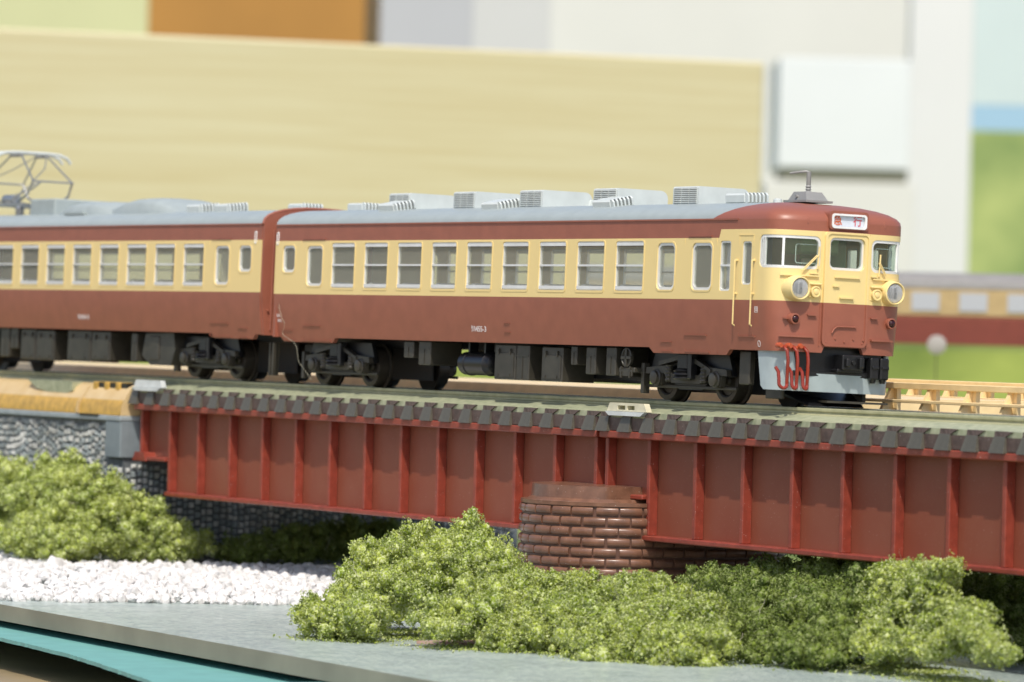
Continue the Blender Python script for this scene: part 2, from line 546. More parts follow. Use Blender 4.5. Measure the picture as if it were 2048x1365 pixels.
# frosted acrylic sheet, its front edge runs a little askew
s_ = MB().prism([(-80, -4.9), (-13.6, -10.33), (5.79, -11.90), (60, -16.2), (60, 26), (-80, 26)], 'z', -4.72, -4.40)
me = s_.mesh("acrylic_sheet", [mt['sheet'], mt['edge']], smooth=False)
for p in me.polygons:
    if abs(p.normal.z) < .5: p.material_index = 1
tag(link("acrylic_sheet", me), "frosted grey-green acrylic sheet lying under the bridge scenery", "sheet")
# teal card below with a rough curved edge
pts = [(-60, -4), (-40, -7.2), (-22, -10.2), (-14, -11.25)]
for (x, y) in ((-11.43, -11.55), (-9.17, -11.85), (-6.62, -12.25), (-4.09, -12.80), (-.69, -13.6), (4, -14.9), (12, -17.5), (40, -26)):
    pts.append((x, y))
fine = []
for i in range(len(pts) - 1):
    a, b = pts[i], pts[i + 1]
    n = max(2, int(abs(b[0] - a[0]) / .12))
    for k in range(n):
        t = k / n
        fine.append((a[0] + (b[0] - a[0]) * t, a[1] + (b[1] - a[1]) * t + random.uniform(-.02, .02)))
c_ = MB().prism(fine + [(40, -26), (60, -10), (60, 10), (-60, 10)], 'z', -4.93, -4.86)
tag(c_.build("teal_card", mt['teal'], smooth=False), "teal card with a rough curved edge under the acrylic sheet", "card")
c_ = MB().prism([(2.0, -12.2), (30, -15.2), (30, -9), (2.0, -9.2)], 'z', -4.84, -4.75)
tag(c_.build("card_strip", mt['teal'], smooth=False), "thin teal strip tucked beneath the acrylic edge at lower centre", "card")
# green field mat behind the scenery
fm = MB()
def P(px, py, Z):
    v = VD + VR * ((px - 1024) / 10003.65) - VU * ((py - 682.5) / 10003.65)
    return CP + v * Z
LV = Vector((0.49985994, 0.86610625, 0))       # level right of the view
LD = Vector((-0.86610625, 0.49985994, 0))
def ground(Z, r, z): return CP + LD * Z + LV * r + Vector((0, 0, z - CP.z))
q = [ground(123, -60, -4.3), ground(123, 60, -4.3), ground(900, 260, -4.3), ground(900, -260, -4.3)]
fm.add([*q, *[v - Vector((0, 0, .6)) for v in q]], [(0, 1, 2, 3), (4, 5, 6, 7), (0, 1, 5, 4), (1, 2, 6, 5), (2, 3, 7, 6), (3, 0, 4, 7)])
tag(fm.build("green_field", mt['grass'], smooth=False), kind='structure')

# ------------------------------------------------------------------ background things (out of focus)
def bgbox(name, material, px0, px1, py_top, z_bot, Z, depth, label, cat, yaw=0, parent=None, z_top=None, py_bot=None):
    """upright box facing the camera side; px in the 2048 frame give its width at distance Z"""
    l = (px0 - 1024) / 10003.65 * Z; r = (px1 - 1024) / 10003.65 * Z
    zt = P((px0 + px1) / 2, py_top, Z).z if z_top is None else z_top
    if py_bot is not None: z_bot = P((px0 + px1) / 2, py_bot, Z).z
    c = ground(Z, (l + r) / 2, z_bot)
    o = empty(name, c, (0, 0, math.atan2(LV.y, LV.x) + R(yaw))) if parent is None else None
    hw = (r - l) / 2
    mb = MB().bev(-hw, hw, 0, depth, 0, zt - z_bot, .12)
    if parent is None:
        col.objects.unlink(o); bpy.data.objects.remove(o)
        o = mb.build(name, material)
        o.location = c; o.rotation_euler = (0, 0, math.atan2(LV.y, LV.x) + R(yaw))
        tag(o, label, cat)
    return o
bgbox("wooden_board", mt['wood'], -260, 1580, 86, -4.3, 250, 1.2, "long pale bamboo board standing on edge behind the train", "board", yaw=19)
bgbox("brown_box", mt['bgbrown'], 280, 714, -260, 3.0, 560, 60, "orange-brown box rising above the bamboo board at the top", "box")
bgbox("lime_panel", mt['bglime'], -400, 300, -300, -4.3, 760, 4, "lime green panel behind the board at top left", "panel")
bgbox("grey_panel", mt['bglilac'], 690, 930, -300, -4.3, 700, 4, "lilac grey panel between the brown box and the off-white wall", "panel", yaw=6)
bgbox("tone_step_panel", mt['bgpale'], 905, 1085, -300, -4.3, 760, 4, "added pale grey panel stepping the tone from the lilac grey panel to the off-white wall", "panel", yaw=3)  # added panel, its flat grey stands in for a soft tone gradient
bgbox("wall", mt['bgwall'], 800, 1850, -500, -4.3, 900, 6, "off-white wall far behind the train", "wall")
bgbox("white_box", mt['bgwhite'], 1545, 1808, 118, 0, 700, 24, "blurred white box above its painted shadow strip beside the bamboo board", "box", py_bot=338)
bgbox("box_shadow_strip", mt['bgdark'], 1552, 1806, 338, 0, 700.6, 14, "thin olive grey strip standing in for the shadow under the white box", "shadow strip", py_bot=364)  # dark strip added in place of the shadow beneath the white box
bgbox("box_stand", mt['bgwall'], 1520, 1822, 364, -4.3, 700.3, 16, "off-white stand carrying the shadow strip and the white box", "stand")
bgbox("curtain", mt['bgcol'], 1806, 1958, -500, -4.3, 760, 6, "white curtain strip left of the landscape poster", "curtain")
po = empty("landscape_poster", ground(560, 60, -4.3), (0, 0, math.atan2(LV.y, LV.x)))
tag(po, "landscape poster with pale sky, blue band and green field", "poster")
def band(nm, m_, t, b):
    z1 = P(2000, t, 560).z + 4.3; z0 = P(2000, b, 560).z + 4.3
    MB().box(-9.2, 22, 0, .5, z0, z1).build(nm, m_, po, smooth=False)
band("sky_band", mt['bgsky'], -400, 210)
band("blue_band", mt['bgblue'], 211, 262)
band("green_band", mt['bggreen'], 263, 760)

# embankment and the far train
vr_ang = math.atan2(LV.y, LV.x)
e_ = MB().prism([(-11, 0), (-5.4, 5.3), (-3.6, 5.52), (-2.9, 4.75), (3.2, 4.75), (9, 0)], 'x', -45, 60)
eo = e_.build("embankment", mt['grass'], smooth=False)
eo.location = ground(178, 16.5, -4.3); eo.rotation_euler = (0, 0, vr_ang + R(-16))
tag(eo, kind='structure')
def far_car(off, nm, label, grp):
    o = empty(nm, ground(178, 16.5, .45), (0, 0, vr_ang + R(-16)))
    o.location = Vector(o.location) + Matrix.Rotation(vr_ang + R(-16), 3, 'Z') @ Vector((off, 0, 0))
    tag(o, label, "train car", grp)
    L = 9.9
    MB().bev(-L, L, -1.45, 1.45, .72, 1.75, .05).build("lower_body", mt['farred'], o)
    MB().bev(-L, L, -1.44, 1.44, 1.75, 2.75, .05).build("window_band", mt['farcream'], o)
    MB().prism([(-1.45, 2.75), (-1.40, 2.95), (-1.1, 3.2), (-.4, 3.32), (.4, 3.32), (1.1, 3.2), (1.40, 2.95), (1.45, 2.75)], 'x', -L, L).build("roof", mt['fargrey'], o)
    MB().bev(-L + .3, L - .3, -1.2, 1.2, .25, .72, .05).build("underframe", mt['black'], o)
    wm = None
    for i in range(11):
        if wm is None: wm = MB().box(-.5, .5, -1.48, -1.42, 1.95, 2.6).mesh("window", mt['bglilac'] if off < 0 else mt['cabgreen'], smooth=False)
        link("window", wm, o, (-8.6 + i * 1.72, 0, 0))
    for sx in (-6.8, 6.8):
        b = MB().box(sx - 1.4, sx + 1.4, -1.0, 1.0, .25, .7).build("bogie", mt['black'], o)
        for dx in (-1, 1):
            MB().cyl((sx + dx, -.95, .42), (sx + dx, .95, .42), .42).build("wheel", mt['under'], b)
far_car(-5.0, "far_railcar", "blurred cream and maroon railcar right behind the front headlight", "blurred train on the embankment")
far_car(15.4, "far_railcar", "blurred cream and maroon railcar at the right picture edge", "blurred train on the embankment")
dk = MB().lathe((0, 0, 0), (0, -1, 0), [(0, .30), (.12, .32), (.15, .25)], 24)
do = dk.build("track_signal_disc", mt['bgdisc'])
do.location = P(1873, 690, 166); do.rotation_euler = (0, 0, vr_ang)
MB().box(-.015, .015, .0, .04, -1.2, -.3).build("post", mt['under'], do)
tag(do, "pale round disc in front of the blurred train", "disc")

# ------------------------------------------------------------------ second bridge behind: beige walkway railings
def railing(y, x0, x1, xs, z0, nm, label, lowx0=None):
    o = empty(nm, ((x0 + x1) / 2, y, z0))
    tag(o, label, "railing", "beige walkway railings behind the track")
    def pt(mb, n): return mb.build(n, mt['beige'], o, (-(x0 + x1) / 2, -y, -z0))
    pt(MB().bev(x0, x1, y - .10, y + .12, .36, .48, .012), "top_rail")
    pt(MB().bev(lowx0 if lowx0 else x0, x1, y - .30, y - .06, .10, .16, .01), "lower_rail")
    pm = MB()
    pm.prism([(-.50, -.32), (-.42, -.32), (-.06, .36), (.10, .36), (.10, -.32)], 'x', -.045, .045)
    pm.box(-.15, .15, .0, .09, -.32, .36)
    me = pm.mesh("post", mt['beige'], smooth=False)
    for x in xs: link("post", me, o, (x - (x0 + x1) / 2, 0, -z0))
    return o
railing(2.6, -3.2, 13.0, [-3.2 + 1.29 * i for i in range(13)], -.32, "walkway_railing", "nearer beige railing with gusseted posts just behind the track")
railing(7.8, -14.0, 10.0, [-13.9 + 1.29 * i for i in range(18)], -.32, "walkway_railing", "farther beige railing seen through the nearer one")
wb = empty("walkway_bridge", (0, 5.2, -1.2))
tag(wb, "grey walkway bridge deck carrying the beige railings behind the track", "bridge")
MB().box(-3.4, 14, 2.25, 8.0, -.46, -.32).build("deck_plate", mt['abut'], wb, (0, -5.2, 1.2), smooth=False)
MB().box(-3.4, 14, 2.4, 2.6, -1.2, -.46).build("girder", mt['deck'], wb, (0, -5.2, 1.2), smooth=False)
MB().box(-3.4, 14, 7.4, 7.6, -1.2, -.46).build("girder", mt['deck'], wb, (0, -5.2, 1.2), smooth=False)
bt = MB().prism([(2.1, -.9), (2.35, -.1), (2.5, .14), (7.4, .14), (7.9, -.9)], 'x', -70, -3.5)
tag(bt.build("beige_roadbed", mt['beige']), "beige track roadbed running behind the train", "roadbed")

# ------------------------------------------------------------------ bridge spans
def rail_part(parent, x0, x1, off):
    for sgn in (-1, 1):
        y = .735 * sgn
        rb = MB()
        rb.prism([(y - .02, -.055), (y - .025, -.10), (y + sgn * .13, -.125), (y + sgn * .15, -.215), (y - sgn * .12, -.215), (y - sgn * .10, -.12), (y + .02, -.10)], 'x', x0, x1)
        rr = rb.build("rail", mt['rail'], parent, off)
        MB().bev(x0, x1, y - .055, y + .055, -.062, 0, .010).build("rail_head", mt['railtop'] if sgn > 0 else mt['rail'], rr)

def span(x0, x1, webx0, webx1, stepx, stiffs, label):
    """deck girder span: x0..x1 deck, webx0..webx1 girder, stepx = inner x of the raised ends"""
    cx = (x0 + x1) / 2
    o = empty("girder_span", (cx, 0, -2.6))
    off = (-cx, 0, 2.6)
    tag(o, label, "bridge span", "red plate girder spans")
    rail_part(o, x0, x1, off)
    MB().box(x0 + .02, x1 - .02, -1.39, 1.39, -.585, -.34).build("deck_beam", mt['deck'], o, off, smooth=False)
    MB().prism([(-1.37, -.34), (-1.37, -.235), (-.90, -.135), (-.62, -.20), (.62, -.20), (.90, -.135), (1.37, -.235), (1.37, -.34)], 'x', x0, x1).build("tie_plate", mt['plate'], o, off, smooth=False)
    # sleepers, moulded wider at the foot
    sm = MB()
    sm.add([(-.16, -1.41, -.325), (.17, -1.41, -.325), (.17, 1.41, -.325), (-.16, 1.41, -.325),
            (-.25, -1.47, -.61), (.20, -1.47, -.61), (.20, 1.47, -.61), (-.25, 1.47, -.61)],
           [(0, 1, 2, 3), (7, 6, 5, 4), (0, 4, 5, 1), (1, 5, 6, 2), (2, 6, 7, 3), (3, 7, 4, 0)])
    sme = sm.mesh("sleeper", mt['sleeper'], smooth=False)
    fmes = []
    for sg in (-1, 1):
        fmh = MB()
        fmh.prism([(-.15, -.335), (-.13, -.232), (.13, -.232), (.38, -.236), (.15, -.335)], 'y', min(sg * 1.30, sg * 1.405), max(sg * 1.30, sg * 1.405))
        fmes.append(fmh.mesh("rail_fastening", mt['fast'], smooth=False))
    n = int(round((x1 - x0 - .5) / .805))
    for i in range(n + 1):
        x = x0 + .25 + (x1 - x0 - .5) * i / n
        s = link("sleeper", sme, o, (x - cx, 0, 2.6))
        for fme in fmes: link("rail_fastening", fme, s, (random.uniform(-.01, .01), 0, random.uniform(-.004, .004)))
    for sg in (-1, 1):
        yw = sg * 1.05
        # web plate with raised shallow ends
        pf = [(webx0, -.74), (webx1, -.74), (webx1, -1.80), (stepx[1], -1.80), (stepx[1], -2.56), (stepx[0], -2.56), (stepx[0], -1.80), (webx0, -1.80)]
        MB().prism(pf, 'y', min(yw, yw - sg * .10), max(yw, yw - sg * .10)).build("web_plate", mt['girder'], o, off, smooth=False)
        f = MB()
        f.bev(webx0 - .02, webx1 + .02, min(yw - sg * .12, yw + sg * .36), max(yw - sg * .12, yw + sg * .36), -.74, -.60, .02)
        f.build("top_flange", mt['stiff'], o, off)
        y0, y1 = min(yw - sg * .12, yw + sg * .27), max(yw - sg * .12, yw + sg * .27)
        f = MB().bev(stepx[0], stepx[1], y0, y1, -2.66, -2.56, .02)
        f.bev(webx0, stepx[0] - .001, y0, y1, -1.89, -1.80, .02); f.bev(stepx[1] + .001, webx1, y0, y1, -1.89, -1.80, .02)
        f.build("bottom_flange", mt['stiff'], o, off)
        for x in stiffs:
            deep = stepx[0] - .05 <= x <= stepx[1] + .05
            st = MB().bev(x - .055, x + .055, min(yw + sg * .001, yw + sg * .20), max(yw + sg * .001, yw + sg * .20), -2.56 if deep else -1.80, -.74, .012)
            st.build("stiffener", mt['stiff'], o, off)
        for x in (webx0 + .2, webx1 - .25):      # bearing shoes
            MB().add([(x - .35, min(yw - .3, yw + .45), -1.90), (x + .35, min(yw - .3, yw + .45), -1.90), (x + .35, max(yw - .3, yw + .45), -1.90), (x - .35, max(yw - .3, yw + .45), -1.90),
                      (x - .22, min(yw - .3, yw + .30), -1.70), (x + .22, min(yw - .3, yw + .30), -1.70), (x + .22, max(yw - .3, yw + .30), -1.70), (x - .22, max(yw - .3, yw + .30), -1.70)],
                     [(3, 2, 1, 0), (4, 5, 6, 7), (0, 1, 5, 4), (1, 2, 6, 5), (2, 3, 7, 6), (3, 0, 4, 7)]).build("bearing_shoe", mt['stiff'], o, off, smooth=False)
    return o
span(-26.92, -6.12, -26.70, -6.16, (-25.22, -7.85), [-26.62, -25.16] + [-23.72 + 1.575 * i for i in range(11)] + [-6.40],
     "red deck girder span left of the brick pier, under the coupled cars")
span(-6.10, 15.6, -6.00, 15.2, (-4.52, 13.6), [-5.98] + [-4.43 + 1.655 * i for i in range(11)],
     "red deck girder span right of the brick pier, under the front of the train")

def clip(x, label, y=-1.42, z=-.055, dark=False):
    o = empty("joint_clip", (x, y, z - .25))
    tag(o, label, "track clip", "track joint clips")
    off = (-x, -y, -(z - .25))
    h = [rrect(x - .33, x - .04, z - .13, z - .05, .008, 1), rrect(x + .02, x + .30, z - .13, z - .05, .008, 1)] if not dark else []
    outl = [(x - .72, z - .16), (x + .74, z - .16), (x + .64, z + .0), (x - .62, z + .0)]
    panel(outl, h, 0, .12, lambda u, w_, zz: (u, y - .02 + w_ - (zz - z) * .0, zz)).build("clip_body", mt['clip'] if not dark else mt['cliplip'], o, off, smooth=False)
    MB().prism([(x - .72, z - .165), (x + .74, z - .165), (x + .58, z - .245), (x - .58, z - .245)], 'y', y - .07, y + .1).build("clip_lip", mt['cliplip'], o, off, smooth=False)
    if h: MB().box(x - .5, x + .5, y + .1, y + .14, z - .16, z).build("clip_backing", mt['rail'], o, off, smooth=False)
clip(-4.98, "cream track clip with two square holes at the joint above the pier")
clip(-25.95, "silver track clip at the left end of the red bridge", z=-.05, dark=True)

# ------------------------------------------------------------------ brick pier
po = empty("brick_pier", (-6.1, 0, -4.4))
tag(po, "brown rounded brick pier carrying the joint of the red spans", "pier")
offp = (6.1, 0, 4.4)
def pier_outline(a, ys, n=22):
    """plan: rounded noses towards -y and +y"""
    pts = []
    for i in range(n + 1):
        th = math.pi + math.pi * i / n
        pts.append((a * math.cos(th), -ys + a * .95 * math.sin(th)))
    for i in range(n + 1):
        th = math.pi * i / n
        pts.append((a * math.cos(th), ys + a * .95 * math.sin(th)))
    return pts
pcx = -6.22
def prism_z(ol, z0, z1, cx, nm, m_, tp=1.0):
    n = len(ol)
    vs = [(cx + p[0] * tp, p[1] * tp, z0) for p in ol] + [(cx + p[0], p[1], z1) for p in ol]
    fs = [tuple(range(n))[::-1], tuple(range(n, 2 * n))] + [(i, (i + 1) % n, n + (i + 1) % n, n + i) for i in range(n)]
    return MB().add(vs, fs).build(nm, m_, po, offp, angle=40)
prism_z(pier_outline(1.76, 1.0), -4.4, -2.03, pcx, "pier_core", mt['pcore'], 1.02)
prism_z(pier_outline(1.80, 1.0), -2.03, -1.96, pcx, "pier_ledge", mt['pier'])
clampx = lambda ol, m_: [(min(p[0], m_), p[1]) for p in ol]
prism_z(clampx(pier_outline(1.60, 1.0), 1.42), -1.96, -1.90, pcx, "pier_cap", mt['pier'], 1.03)
prism_z(clampx(pier_outline(1.57, 1.0), 1.26), -1.90, -1.66, pcx, "pier_cap", mt['pier'], 1.01)
ol = pier_outline(1.77, 1.0, 44)
per = [0]
for i in range(len(ol)):
    a, b = ol[i], ol[(i + 1) % len(ol)]
    per.append(per[-1] + math.hypot(b[0] - a[0], b[1] - a[1]))
def on_per(s):
    s %= per[-1]
    i = max(j for j in range(len(ol)) if per[j] <= s + 1e-9)
    a, b = ol[i], ol[(i + 1) % len(ol)]
    t = (s - per[i]) / max(1e-6, per[i + 1] - per[i])
    nx, ny = b[1] - a[1], -(b[0] - a[0]); l = math.hypot(nx, ny)
    return a[0] + (b[0] - a[0]) * t, a[1] + (b[1] - a[1]) * t, nx / l, ny / l
bl = per[-1] / 32.0
for row in range(12):
    zt = -2.03 - row * .195
    for k in range(32):
        s0 = (k + (row % 2) * .5) * bl + random.uniform(-.015, .015) + .022; s1 = s0 + bl - .05
        n = 4; vs = []; fs = []
        for i in range(n + 1):
            x, y, nx, ny = on_per(s0 + (s1 - s0) * i / n)
            tp = 1 + .02 * (-2.03 - zt) / 2.2
            e = .0 if 0 < i < n else -.014
            for (o_, dz) in ((-.03, -.012), (.022 + e, -.020), (.048 + e, -.052), (.050 + e, -.135), (.024 + e, -.170), (-.03, -.176)):
                vs.append((pcx + (x + nx * o_) * tp, (y + ny * o_) * tp, zt + dz))
        for i in range(n):
            for j in range(5):
                fs.append((i * 6 + j, i * 6 + j + 1, (i + 1) * 6 + j + 1, (i + 1) * 6 + j))
        fs.append(tuple(range(6))); fs.append(tuple(n * 6 + j for j in range(6))[::-1])
        MB().add(vs, fs).build("brick", mt['pier'], po, offp, angle=50)

# ------------------------------------------------------------------ left abutment with rough stone faces
ao = empty("abutment", (-30, 2, -4.4))
tag(ao, "grey stone-textured abutment at the left end of the bridge", "abutment")
offa = (30, -2, 4.4)
MB().box(-72, -27.0, -1.50, 9.0, -4.4, -.93).build("wall_core", mt['stonedk'], ao, offa, smooth=False)
MB().bev(-72.1, -26.93, -1.64, 9.1, -1.02, -.90, .02).build("coping", mt['abut'], ao, offa)
MB().bev(-27.75, -26.94, -1.62, 1.6, -1.86, -1.021, .02).build("corner_block", mt['corner'], ao, offa)
big = []; small = []
def stone_at(face, a, z, wa, h):
    d = random.uniform(.04, .09); j = lambda: random.uniform(-.018, .018)
    if face == 'x':
        X = -27.0
        b = [(X - .01, a - wa, z - h), (X - .01, a + wa, z - h), (X - .01, a + wa, z + h), (X - .01, a - wa, z + h)]
        f = [(X + d, a - wa * .5 + j(), z - h * .5 + j()), (X + d, a + wa * .5 + j(), z - h * .5 + j()), (X + d, a + wa * .5 + j(), z + h * .55 + j()), (X + d, a - wa * .5 + j(), z + h * .55 + j())]
    else:
        b = [(a - wa, -1.49, z - h), (a + wa, -1.49, z - h), (a + wa, -1.49, z + h), (a - wa, -1.49, z + h)]
        f = [(a - wa * .5 + j(), -1.50 - d, z - h * .5 + j()), (a + wa * .5 + j(), -1.50 - d, z - h * .5 + j()), (a + wa * .5 + j(), -1.50 - d, z + h * .55 + j()), (a - wa * .5 + j(), -1.50 - d, z + h * .55 + j())]
    return b + f, [(0, 1, 2, 3), (4, 5, 6, 7), (0, 1, 5, 4), (1, 2, 6, 5), (2, 3, 7, 6), (3, 0, 4, 7)]
y = -1.44
while y < 8.9:       # columns of stones with staggered joints, end face
    wa = random.uniform(.050, .075); y += wa
    z = -1.99 - random.uniform(0, .12)
    while z > -4.2:
        h = random.uniform(.048, .072)
        big.append((abs(y + 1) + .0001 * len(big), stone_at('x', y, z - h, wa, h)))
        z -= 2 * h + random.uniform(.025, .045)
    y += wa + .03
x = -27.04
while x > -38.5:     # side face
    wa = random.uniform(.052, .078); x -= wa
    z = (-1.97 if x > -27.84 else -1.07) - random.uniform(0, .12)
    while z > -4.2:
        h = random.uniform(.050, .078)
        big.append((3.0 + abs(x + 27), stone_at('y', x, z - h, wa, h)))
        z -= 2 * h + random.uniform(.025, .045)
    x -= wa + .035
big.sort(key=lambda t: t[0])
for k, (_, (vs, fs)) in enumerate(big[:290]):
    MB().add(vs, fs).build("stone", mt['stone'] if random.random() < .5 else mt['stoneg'], ao, offa, smooth=False)
mbs = [MB(), MB()]
for (_, (vs, fs)) in big[290:]:
    mbs[random.random() < .5].add(vs, fs)
me = MB(); me.add(mbs[0].v, mbs[0].f); nf = len(mbs[0].f); me.add(mbs[1].v, mbs[1].f)
mm = me.mesh("stone", [mt['stoneg'], mt['stone']], smooth=False)
mm.polygons.foreach_set('material_index', [0] * nf + [1] * (len(mm.polygons) - nf))
tag(link("stonework", mm, ao, offa), kind='stuff')

# beige moulded roadbed on the abutment
ro = empty("moulded_roadbed", (-30, 0, -.9))
tag(ro, "tan moulded plastic roadbed on the grey abutment left of the bridge", "roadbed")
offr = (30, 0, .9)
prof = [(-1.20, -.18), (-1.36, -.26), (-1.54, -.54), (-1.61, -.70), (-1.62, -.89), (1.62, -.89), (1.61, -.7), (1.36, -.26), (1.20, -.18)]
def bed(x0, x1, nm):
    n = len(prof)
    me = MB().prism(prof, 'x', x0, x1).mesh(nm, [mt['tan'], mt['golden']], angle=50)
    for p in me.polygons:
        if abs(p.normal.x) < .5 and p.normal.y < -.85: p.material_index = 1
    link(nm, me, ro, offr)
bed(-72, -29.22, "roadbed_section"); bed(-29.17, -26.96, "roadbed_section")
MB().prism([(-1.18, -.33), (-1.64, -.60), (-1.68, -.86), (-1.6, -.90), (-1.1, -.88)], 'x', -29.27, -29.20).build("seam_rib", mt['tan'], ro, offr)
rail_part(ro, -72, -26.94, offr)
MB().box(-72, -26.94, -1.15, 1.25, -.35, -.21).build("ballast_strip", mt['plate'], ro, offr, smooth=False)
for i in range(3):
    MB().bev(-28.95 + i * .60, -28.70 + i * .60, -1.40, -1.05, -.42, -.14, .03).build("end_block", mt['golden'], ro, offr)
    MB().box(-28.69 + i * .60, -28.36 + i * .60, -1.37, -1.05, -.34, -.15).build("socket", mt['black'], ro, offr, smooth=False)
MB().prism([(-32.4, -.17), (-31.9, -.36), (-31.3, -.43), (-30.2, -.44), (-29.9, -.38), (-29.9, -.17)], 'y', -1.48, -1.1).build("green_infill", mt['plate'], ro, offr, smooth=False)
MB().box(-29.1, -28.1, -1.66, -1.5, -.935, -.885).build("bed_shadow_strip", mt['black'], ro, offr, smooth=False)  # solid black strip stands in for the shadow below the roadbed

# ------------------------------------------------------------------ railcars
TILT = -0.0206
def front_x(y, x0=-.42, d=.62, hw=1.45, n=3.1):
    return x0 + d * (max(0.0, 1 - (abs(y) / hw) ** n)) ** (1 / n)
class Path:
    """plan outline: near side, optional rounded cab front, far side"""
    def __init__(s, xr, xf, cab):
        pts = [(xr, -1.45)]
        if cab:
            pts.append((-.42, -1.45))
            for i in range(1, 60):
                th = math.pi * i / 60
                c = -math.cos(th); sg = 1 if c > 0 else -1
                y = 1.45 * sg * abs(c) ** .8
                pts.append((front_x(y), y))
            pts.append((-.42, 1.45))
        else:
            pts.append((xf, -1.45)); s.corner = 1
            pts.append((xf, 1.45))
        pts.append((xr, 1.45))
        s.p = pts; s.l = [0]
        for a, b in zip(pts, pts[1:]): s.l.append(s.l[-1] + math.hypot(b[0] - a[0], b[1] - a[1]))
        nn = []
        for i in range(len(pts)):
            a = pts[max(0, i - 1)]; b = pts[min(len(pts) - 1, i + 1)]
            dx, dy = b[0] - a[0], b[1] - a[1]; L = math.hypot(dx, dy)
            nn.append((dy / L, -dx / L))
        nn[0] = (0, -1); nn[-1] = (0, 1)
        if cab: nn[1] = (0, -1); nn[-2] = (0, 1)
        s.n = nn; s.L = s.l[-1]; s.cab = cab; s.xr = xr
    def at(s, u):
        u = min(max(u, 0), s.L - 1e-6)
        lo = 0
        for i in range(len(s.l) - 1):
            if s.l[i] <= u: lo = i
            else: break
        t = (u - s.l[lo]) / max(1e-9, s.l[lo + 1] - s.l[lo])
        a, b = s.p[lo], s.p[lo + 1]; na, nb = s.n[lo], s.n[lo + 1]
        nx, ny = na[0] + (nb[0] - na[0]) * t, na[1] + (nb[1] - na[1]) * t
        L = math.hypot(nx, ny) or 1
        return a[0] + (b[0] - a[0]) * t, a[1] + (b[1] - a[1]) * t, nx / L, ny / L
    def uy(s, y):
        """u on the cab front at lateral y"""
        best = min(range(2000), key=lambda k: abs(s.at(s.l[1] + (s.l[-2] - s.l[1]) * k / 2000)[1] - y))
        return s.l[1] + (s.l[-2] - s.l[1]) * best / 2000
    def ux(s, x): return x - s.xr
    def uxf(s, x): return s.L - (x - s.xr)
    def map(s, u, w_, z):
        x, y, nx, ny = s.at(u)
        tum = .10 * max(0.0, (1.95 - z) / .95) ** 1.6
        inn = w_ + tum * abs(ny)
        return (x - nx * w_, y - ny * inn, z)

def outline(path, x0, skirts, zt=3.41, notch=None):
    """lower edge with the deeper skirts at the doors"""
    def lower(u_of):
        pts = []
        for (a, b) in skirts:
            pts += [(u_of(a - .09), 1.0), (u_of(a + .05), .895), (u_of(b - .05), .895), (u_of(b + .09), 1.0)]
        return pts
    near = [p for p in lower(path.ux) if p[0] > 0.001]
    far = [p for p in lower(path.uxf)][::-1]
    far = [p for p in far if p[0] < path.L - .001]
    near.sort(key=lambda p: p[0]); far.sort(key=lambda p: p[0])
    pts = [(0, 1.0)] + near
    if notch:
        a, b = path.uy(-.46), path.uy(.46)
        pts += [(a, 1.0), (a + .05, 1.11), (b - .05, 1.11), (b, 1.0)]
    pts += far + [(path.L, 1.0), (path.L, zt), (0, zt)]
    return pts

def window_set(path, root, off, holes_out, spec, mid, r=.05):
    """spec: list (u0,u1,z0,z1,radius,midbar) ; adds window parts (frame with glass pane)"""
    for (u0, u1, z0, z1, rad, bar, thick) in spec:
        holes_out.append(rrect(u0, u1, z0, z1, rad))
        cuts = []
        if path.cab and u1 > path.l[1] - .2 and u0 < path.l[-2] + .2:
            cuts = list(np.arange(u0 + .03, u1 - .01, .05))
        t = thick
        inner = rrect(u0 + t, u1 - t, z0 + t * 1.15, z1 - t * 1.15, max(.012, rad - t * .5))
        fr = panel(rrect(u0 + .002, u1 - .002, z0 + .002, z1 - .002, rad), [inner], .012, .075, path.map, cuts)
        if bar == 2:     # wide sash bars top and bottom
            for (a, b) in ((z1 - .085, z1 - .025), (z0 + .02, z0 + .085)):
                p_ = panel([(u0 + .02, a), (u1 - .02, a), (u1 - .02, b), (u0 + .02, b)], [], -.004, .03, path.map, cuts)
                fr.add(p_.v, p_.f)
        if bar:
            zc = z0 + (z1 - z0) * .51
            p_ = panel([(u0 + .01, zc - .018), (u1 - .01, zc - .018), (u1 - .01, zc + .018), (u0 + .01, zc + .018)], [], .004, .04, path.map, cuts)
            fr.add(p_.v, p_.f)
        fo = fr.build("window", mt['silver'], root, off)
        gp = panel(rrect(u0 + .01, u1 - .01, z0 + .01, z1 - .01, max(.012, rad - .01)), [], .034, .046, path.map, cuts)
        gp.build("pane", mt['cabglass'] if cuts else mt['glass'], fo)

